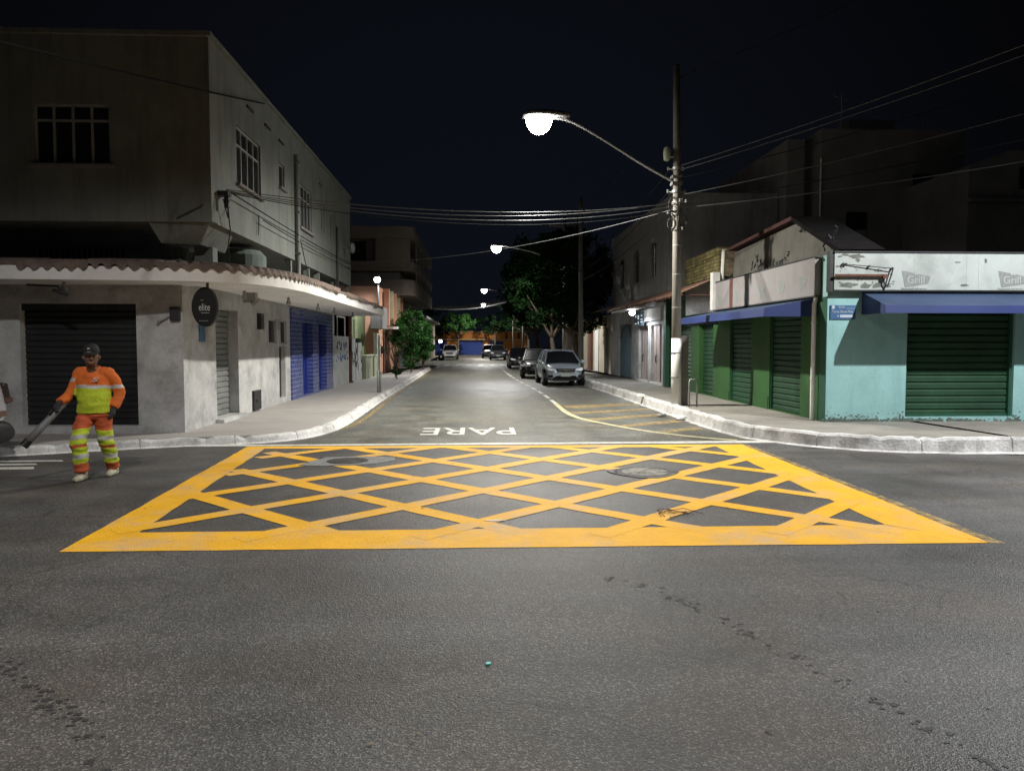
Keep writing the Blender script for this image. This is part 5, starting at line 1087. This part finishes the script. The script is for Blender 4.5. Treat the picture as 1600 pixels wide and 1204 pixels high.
# ================================================================== VEGETATION
def leaves(mb, c, rad, n, size, rnd, squash=.8):
    for i in range(n):
        while True:
            v = Vector((rnd.uniform(-1, 1), rnd.uniform(-1, 1), rnd.uniform(-1, 1)))
            if v.length <= 1: break
        v = v * (.55 + .45*rnd.random()); p = Vector(c) + Vector((v.x*rad, v.y*rad, v.z*rad*squash))
        s = size * rnd.uniform(.6, 1.4); a = Vector((rnd.gauss(0, 1), rnd.gauss(0, 1), rnd.gauss(0, .6))).normalized(); b = a.cross(Vector((rnd.gauss(0, 1), rnd.gauss(0, 1), rnd.gauss(0, 1)))).normalized()
        mid = p + a*s*.5; mb._f([mb.bm.verts.new(p), mb.bm.verts.new(mid + b*s*.28), mb.bm.verts.new(p + a*s), mb.bm.verts.new(mid - b*s*.28)])
def tree(x, y, z, h, crown, label, name='street_tree', lm='leaf', trunk=.16, nclump=60, nl=60, ls=.16, seed=1, cz=None, branches=7, squash=.85, group=None, lean=0):
    rnd = random.Random(seed); T = thing(name, label, 'tree', (x, y, z), 0, group)
    cz = cz if cz is not None else h*.45; top = Vector((x+lean, y, z+h*.82)); fork = Vector((x + lean*.4, y, z + cz))
    mb = MB(); mb.tube(spline([(x, y, z-.05), (x+.06*rnd.uniform(-1, 1), y, z+cz*.5), fork, (x+lean*.7, y, z+h*.65), top], 4), [trunk*(1-.75*i/16) for i in range(17)], 9)
    tips = []
    for k in range(branches):
        a = 2*math.pi*k/branches + rnd.uniform(-.4, .4); e = fork + Vector((crown*.75*math.cos(a), crown*.75*math.sin(a), (h-cz)*rnd.uniform(.15, .7))); m_ = fork.lerp(e, .5) + Vector((0, 0, .15*crown*rnd.random()))
        mb.tube(spline([fork, m_, e], 4), [trunk*.5*(1-.8*i/8) for i in range(9)], 6); tips += [e, m_]
    mb.build('trunk', M['bark'], T, smooth=True)
    mb = MB()
    for k in range(nclump):
        if k < len(tips): c = tips[k]
        else:
            while True:
                v = Vector((rnd.uniform(-1, 1), rnd.uniform(-1, 1), rnd.uniform(-1, 1)))
                if .35 < v.length <= 1: break
            c = Vector((x+lean*.6, y, z + (cz+h)/2 + .1*h)) + Vector((v.x*crown, v.y*crown, v.z*(h-cz)*.5))
        leaves(mb, c, crown*rnd.uniform(.14, .30), nl, ls, rnd, squash)
    mb.build('crown', M[lm], T); return T
tree(5.1, 39.5, .2, 6.7, 2.3, 'dark dense street tree right behind the black hatchback', trunk=.26, nclump=170, nl=95, ls=.18, seed=2, cz=1.9, lean=-.2)
tree(4.9, 48.5, .2, 7.6, 2.6, 'dark street tree second along the right pavement', trunk=.2, nclump=160, nl=85, ls=.21, seed=3, cz=1.9, lean=-.4)
tree(4.6, 57.5, .2, 8.4, 2.8, 'dark street tree at the right end before the zebra crossing', trunk=.2, nclump=150, nl=80, ls=.23, seed=4, cz=2.2, lean=-.4)
tree(5.4, 80, .13, 7.5, 2.6, 'street tree beyond the junction on the right', trunk=.2, nclump=60, nl=60, ls=.26, seed=5, cz=2.4)
tree(-2.6, 107, .0, 5.6, 2.4, 'yellowish-green tree before the left half of the orange end building', trunk=.15, nclump=55, nl=50, ls=.24, seed=6, cz=2.9, lm='leaf2')
tree(2.6, 109, .0, 5.6, 2.5, 'green tree before the right half of the orange end building', trunk=.15, nclump=55, nl=50, ls=.24, seed=7, cz=3.0)
tree(-6, 108, .0, 6.4, 2.6, 'dark tree at the far left end of the street', trunk=.18, nclump=55, nl=50, ls=.26, seed=8, cz=2.4)
tree(-3.75, 44.6, .13, 3.2, 1.15, 'leafy round-crowned small tree on the left pavement before the apartment block', 'small_tree', 'leaf2', .06, 130, 90, .12, 9, .5, 8, 1)
tree(-3.35, 48.2, .13, 2.6, .75, 'lower bushy tree just behind the round-crowned one at the left kerb', 'small_tree', 'leaf2', .05, 80, 80, .13, 10, .3, 6, 1)
tree(-3.55, 41.8, .13, .9, .42, 'low bushy shrub at the foot of the small left trees', 'shrub', 'leaf2', .03, 18, 60, .09, 11, .2, 5)
tree(-3.65, 35.4, .13, .62, .30, 'low spiky shrub in the left pavement by the kerb', 'shrub', 'leaf2', .03, 12, 50, .08, 12, .15, 5)
# sparse bare sapling
T = thing('bare_sapling', 'thin nearly leafless sapling against the orange wall', 'tree', (-3.9, 37.2, .13)); mb = MB(); rnd = random.Random(77)
for k in range(7):
    a = rnd.uniform(-.9, .9); e = (-3.9 + a*.9, 37.2 + rnd.uniform(-.4, .4), 1.9 + rnd.uniform(-.3, .5)); mb.tube(spline([(-3.9, 37.2, .1), (-3.9 + a*.15, 37.2, .9), e], 4), [.03*(1-.75*i/8) for i in range(9)], 5)
    for q in range(4): t = rnd.uniform(.5, 1); p = Vector((-3.9, 37.2, .6)).lerp(Vector(e), t); mb.tube([p, p + Vector((rnd.uniform(-.3, .3), rnd.uniform(-.2, .2), rnd.uniform(.1, .4)))], .007, 4)
mb.build('trunk', M['bark'], T); mb = MB()
for k in range(8): leaves(mb, (-3.9 + rnd.uniform(-.6, .6), 37.2 + rnd.uniform(-.3, .3), 1.9 + rnd.uniform(-.5, .5)), .22, 26, .07, rnd)
mb.build('crown', M['leafdry'], T)

# ================================================================== STREET WORKER
sk = mat('skin', (.15, .075, .045), .55, .1); org = mat('orange_cloth', (.62, .135, .022), .85, .2, 9, .4, 14, .45, (.16, .08, .04)); yel = mat('hi_vis_yellow', (.44, .54, .03), .8, .18, 9, .4, 14, .45, (.16, .08, .04))
refl = mat('reflective_tape', (.42, .42, .40), .5, .1); org2 = mat('dull_orange_cloth', (.44, .085, .03), .85, .22, 9, .4, 14, .45, (.16, .08, .04)); capm = mat('dark_cap', (.015, .014, .014), .8, .2); bootm = mat('pale_boots', (.45, .42, .30), .7, .3, 8, .2); glovem = mat('dark_glove', (.03, .03, .035), .8, .2)
X0, Y0 = -4.83, 9.95
PW = thing('person', 'street worker in orange and yellow high-visibility clothes and dark cap walking with a blower tube', 'person', (X0, Y0, 0))
def P(x, y, z): return (X0 + x, Y0 + y, z)
# body (head, neck, trunk, arms, legs, hands) - one continuous surface under the clothes
mb = MB()
def HP(x, y, z):
    t = R(24); dx, dy = x - .012, y + .08; return P(.012 + dx*math.cos(t) - dy*math.sin(t), -.08 + dx*math.sin(t) + dy*math.cos(t), z)
hd = [HP(.01, -.105, 1.435), HP(.012, -.105, 1.47), HP(.012, -.10, 1.52), HP(.012, -.09, 1.58), HP(.012, -.08, 1.64), HP(.012, -.075, 1.685)]
mb.tube(hd, [(.045, .055), (.062, .082), (.073, .098), (.077, .104), (.070, .095), (.035, .05)], 16)
mb.tube([P(.01, -.02, 1.32), HP(.01, -.055, 1.42), HP(.01, -.075, 1.50)], [(.07, .07), (.058, .06), (.058, .062)], 12)                       # neck
mb.tube([HP(.012, -.19, 1.545), HP(.012, -.215, 1.52), HP(.012, -.195, 1.505)], [.012, .019, .014], 8)                                        # nose
mb.tube([HP(-.02, -.195, 1.475), HP(.045, -.195, 1.475)], .011, 6); mb.tube([HP(-.015, -.192, 1.462), HP(.04, -.192, 1.462)], .012, 6)       # lips
mb.tube([HP(-.045, -.175, 1.572), HP(.01, -.192, 1.578), HP(.07, -.175, 1.572)], .014, 6)                                                      # brow
for s in (-1, 1): mb.tube([HP(.012+s*.078, -.085, 1.51), HP(.012+s*.090, -.075, 1.535), HP(.012+s*.088, -.07, 1.56)], [.012, .017, .012], 6)   # ears
mb.tube([P(0, 0, .84), P(0, .01, 1.0), P(0, -.005, 1.2), P(.005, -.01, 1.34)], [(.15, .10), (.15, .105), (.17, .11), (.12, .08)], 16)
arms = {-1: [P(-.17, -.01, 1.335), P(-.255, -.05, 1.10), P(-.315, -.24, .985)], 1: [P(.185, -.01, 1.335), P(.285, .06, 1.09), P(.235, -.02, .90)]}
for s in (-1, 1): mb.tube(arms[s], [.045, .04, .026], 10)
legs = {-1: [P(-.085, 0, .88), P(-.115, -.20, .52), P(-.10, -.16, .14), P(-.10, -.16, .08)], 1: [P(.085, 0, .88), P(.095, .05, .49), P(.10, .24, .13), P(.10, .24, .07)]}
for s in (-1, 1): mb.tube(legs[s], [.08, .055, .04, .04], 12)
def hand(mb, w_, d, up, side, curl, s=1.0):
    """palm and five fingers: w_ wrist, d direction of the hand, up = back-of-hand normal, side = towards the thumb"""
    w_ = Vector(w_); d = Vector(d).normalized(); up = Vector(up); up = (up - d*up.dot(d)).normalized(); side = d.cross(up) * side
    mb.tube([w_ - d*.02, w_ + d*.02, w_ + d*.055, w_ + d*.09], [(.024, .020), (.034, .018), (.040, .017), (.038, .013)], 10)
    for i, (o, l) in enumerate(((-.030, .062), (-.010, .074), (.010, .080), (.030, .072))):
        b = w_ + d*.088 + side*o; a1 = curl*.5; a2 = curl*1.3; a3 = curl*2.0
        p1 = b + (d*math.cos(a1) - up*math.sin(a1))*l*.42; p2 = p1 + (d*math.cos(a2) - up*math.sin(a2))*l*.33; p3 = p2 + (d*math.cos(a3) - up*math.sin(a3))*l*.25
        mb.tube([b - d*.02, b, p1, p2, p3], [.0105, .0105, .0098, .009, .0075], 7)
    t0 = w_ + d*.025 + side*.034; t1 = t0 + side*.028 + d*.028 - up*.012; t2 = t1 + d*.032 - up*.022; mb.tube([t0 - side*.01, t0, t1, t2], [.014, .0135, .0115, .009], 7)
hand(mb, arms[-1][-1], (-.15, -.35, -.5), (-.7, -.3, .5), -1, 1.05)
hand(mb, arms[1][-1], (-.05, -.25, -.8), (.9, -.2, 0), -1, .6)
def bodymat(c):
    z = c.z
    return 1 if z < 1.05 and (z > .70) and abs(c.x - X0) > .15 else 0
body = evalmesh(mb, [('REMESH', dict(mode='VOXEL', voxel_size=.007, use_smooth_shade=True)), ('SMOOTH', dict(factor=.5, iterations=2))], 'body', [sk, glovem], PW, bodymat)
# eyes, all dark: the shade under the cap is put into their colour
for s in (-1, 1):
    mb = MB(); mb.lathe(HP(.012+s*.032, -.176, 1.548), [(.003, -.007), (.011, -.004), (.012, 0), (.010, .006)], 10, 'y'); mb.build('eye', M['darkm'], PW, smooth=True)
# shirt
mb = MB()
mb.tube([P(0, 0, .845), P(0, -.005, .90), P(0, -.015, 1.0), P(0, -.01, 1.10), P(.0, -.005, 1.22), P(.005, .0, 1.31), P(.008, -.01, 1.372), P(.01, -.03, 1.405)], [(.215, .15), (.212, .155), (.205, .16), (.205, .155), (.212, .15), (.205, .135), (.125, .105), (.075, .08)], 24)
mb.tube([P(.17, -.01, 1.33), P(.0, -.0, 1.345), P(-.165, -.01, 1.33)], [.065, .08, .065], 12)
for s in (-1, 1):
    a = [Vector(p) for p in arms[s]]; mb.tube(spline([a[0] - Vector((s*.05, 0, 0)), a[0], a[1], a[2] + (a[1]-a[2])*.06], 4), [.085, .083, .080, .078, .077, .074, .072, .07, .068, .066, .062, .058, .053], 14)
def shirtmat(c):
    x, z = c.x - X0, c.z
    if abs(x) > .205 or (z < 1.33 and abs(x) > .19 and z > 1.15):
        t = z + (.0 if x > 0 else -.10) - (.12*(abs(x) - .2))
        return 2 if 1.135 < t < 1.18 else 0
    zz = z + .015*math.sin(x*20)*.3
    return 0 if zz > 1.195 else (2 if zz > 1.155 else 1)
def wr(mb):
    pass
shirt = evalmesh(mb, [('REMESH', dict(mode='VOXEL', voxel_size=.009, use_smooth_shade=True)), ('SMOOTH', dict(factor=.6, iterations=4))], 'shirt', [org, yel, refl], PW, shirtmat)
for v in shirt.data.vertices:
    n = noise.noise(v.co*9) * .012 + noise.noise(Vector((v.co.x*5, v.co.y*5, v.co.z*17))) * .013; v.co += v.normal * n
text('S', .10, M['white_txt'], 'chest_logo', PW, face_front(X0+.075, Y0-.165, 1.262) @ Matrix.Diagonal((1.7, .75, 1, 1)), .004, 1, 0, .3)
# trousers
mb = MB()
mb.tube([P(0, 0, .90), P(0, 0, .82), P(0, 0, .76)], [(.185, .13), (.19, .135), (.175, .12)], 20)
for s in (-1, 1):
    l = [Vector(p) for p in legs[s]]; top = l[0] + Vector((0, 0, -.04)); mb.tube(spline([top, l[0].lerp(l[1], .5), l[1], l[1].lerp(l[2], .5), l[2] + Vector((0, 0, -.02))], 4), [.108, .108, .106, .104, .102, .1, .097, .094, .092, .09, .088, .088, .088, .086, .083, .08, .076], 16)
def trmat(c):
    x, z = c.x - X0, c.z; t = z - (x*.25 if x > 0 else -x*.18) - .0
    z = z + (.07*(x-.09) if x > 0 else -.12*(x+.09)) + (-.05 if x > 0 else 0)*0
    o = -.035 if x > 0 else 0
    z -= o
    if z > .655: return 0
    if z > .585: return 1
    if z > .53: return 2
    if z > .465: return 1
    if z > .425: return 0
    if z > .34: return 1
    if z > .285: return 2
    if z > .225: return 1
    return 0
tr = evalmesh(mb, [('REMESH', dict(mode='VOXEL', voxel_size=.009, use_smooth_shade=True)), ('SMOOTH', dict(factor=.6, iterations=3))], 'trousers', [org2, yel, refl], PW, trmat)
for v in tr.data.vertices: v.co += v.normal * (noise.noise(Vector((v.co.x*8, v.co.y*8, v.co.z*20))) * .020)
for s in (-1, 1):
    a = Vector(legs[s][2]); mb = MB()
    mb.tube([(a.x, a.y + .035, .11), (a.x, a.y + .03, .05)], [(.045, .05), (.043, .055)], 10)
    mb.tube([(a.x, a.y + .07, .045), (a.x, a.y, .05), (a.x, a.y - .10, .045), (a.x + s*.01, a.y - .17, .035)], [(.036, .042), (.042, .048), (.047, .043), (.034, .03)], 12)
    mb.build('boot', bootm, PW, smooth=True)
mb = MB(); mb.lathe(P(.012, -.075, 1.60), [(.086, -.015), (.089, .02), (.085, .06), (.065, .095), (.03, .108)], 20)
cap = mb.build('cap', capm, PW, smooth=True)
for v in cap.data.vertices: v.co.y = (v.co.y + .075) * 1.22 - .078
mb = MB(); mb.extr([HP(-.07, -.155, 1.602), HP(-.055, -.225, 1.578), HP(.012, -.250, 1.572), HP(.08, -.225, 1.578), HP(.094, -.155, 1.602)], (0, 0, .010)); mb.build('cap_peak', capm, cap)
mb = MB(); mb.tube([HP(-.025, -.186, 1.645), HP(.0, -.190, 1.65)], .010, 6); mb.build('cap_mark', refl, cap)
# blower tube held in his right hand
BT = thing('blower_tube', 'long dark grey blower tube pointing down from the worker\'s hand', 'leaf blower', P(-.3, -.2, .9))
a = Vector(P(-.245, -.10, 1.05)); b = Vector(P(-.63, -.42, .50))
mb = MB(); mb.tube([a, a.lerp(b, .3), a.lerp(b, .32), a.lerp(b, .62), a.lerp(b, .64), b], [.036, .036, .041, .040, .045, .043], 14); mb.build('tube', mat('tube_grey', (.14, .14, .14), .5, .2), BT, smooth=True)
mb = MB(); mb.tube([a.lerp(b, .93), b + (b-a).normalized()*.04], [.048, .052], 14); mb.build('nozzle', M['blacks'], BT)
mb = MB(); w_ = Vector(arms[-1][-1]); g0 = a.lerp(b, .22); g1 = a.lerp(b, .42); mb.tube([g0, g0 + Vector((.0, -.06, .035)), g1 + Vector((0, -.06, .035)), g1], .014, 8); mb.build('grip', M['blacks'], BT)
mb = MB(); mb.tube(spline([a, P(-.20, .05, 1.02), P(-.10, .20, .98)], 5), .042, 12); mb.build('hose', M['blacks'], BT)
BP = thing('blower_backpack', 'dark blower engine pack on the back of the worker', 'leaf blower', P(0, .2, 1.1))
mb = MB(); mb.box(X0-.16, X0+.16, Y0+.15, Y0+.36, .95, 1.30); mb.build('engine_housing', M['blacks'], BP, bevel=.03)
mb = MB(); mb.lathe(P(0, .37, 1.1), [(.10, -.02), (.10, .02), (.06, .03)], 16, 'y'); mb.build('fan_cover', M['grey_m'], BP)
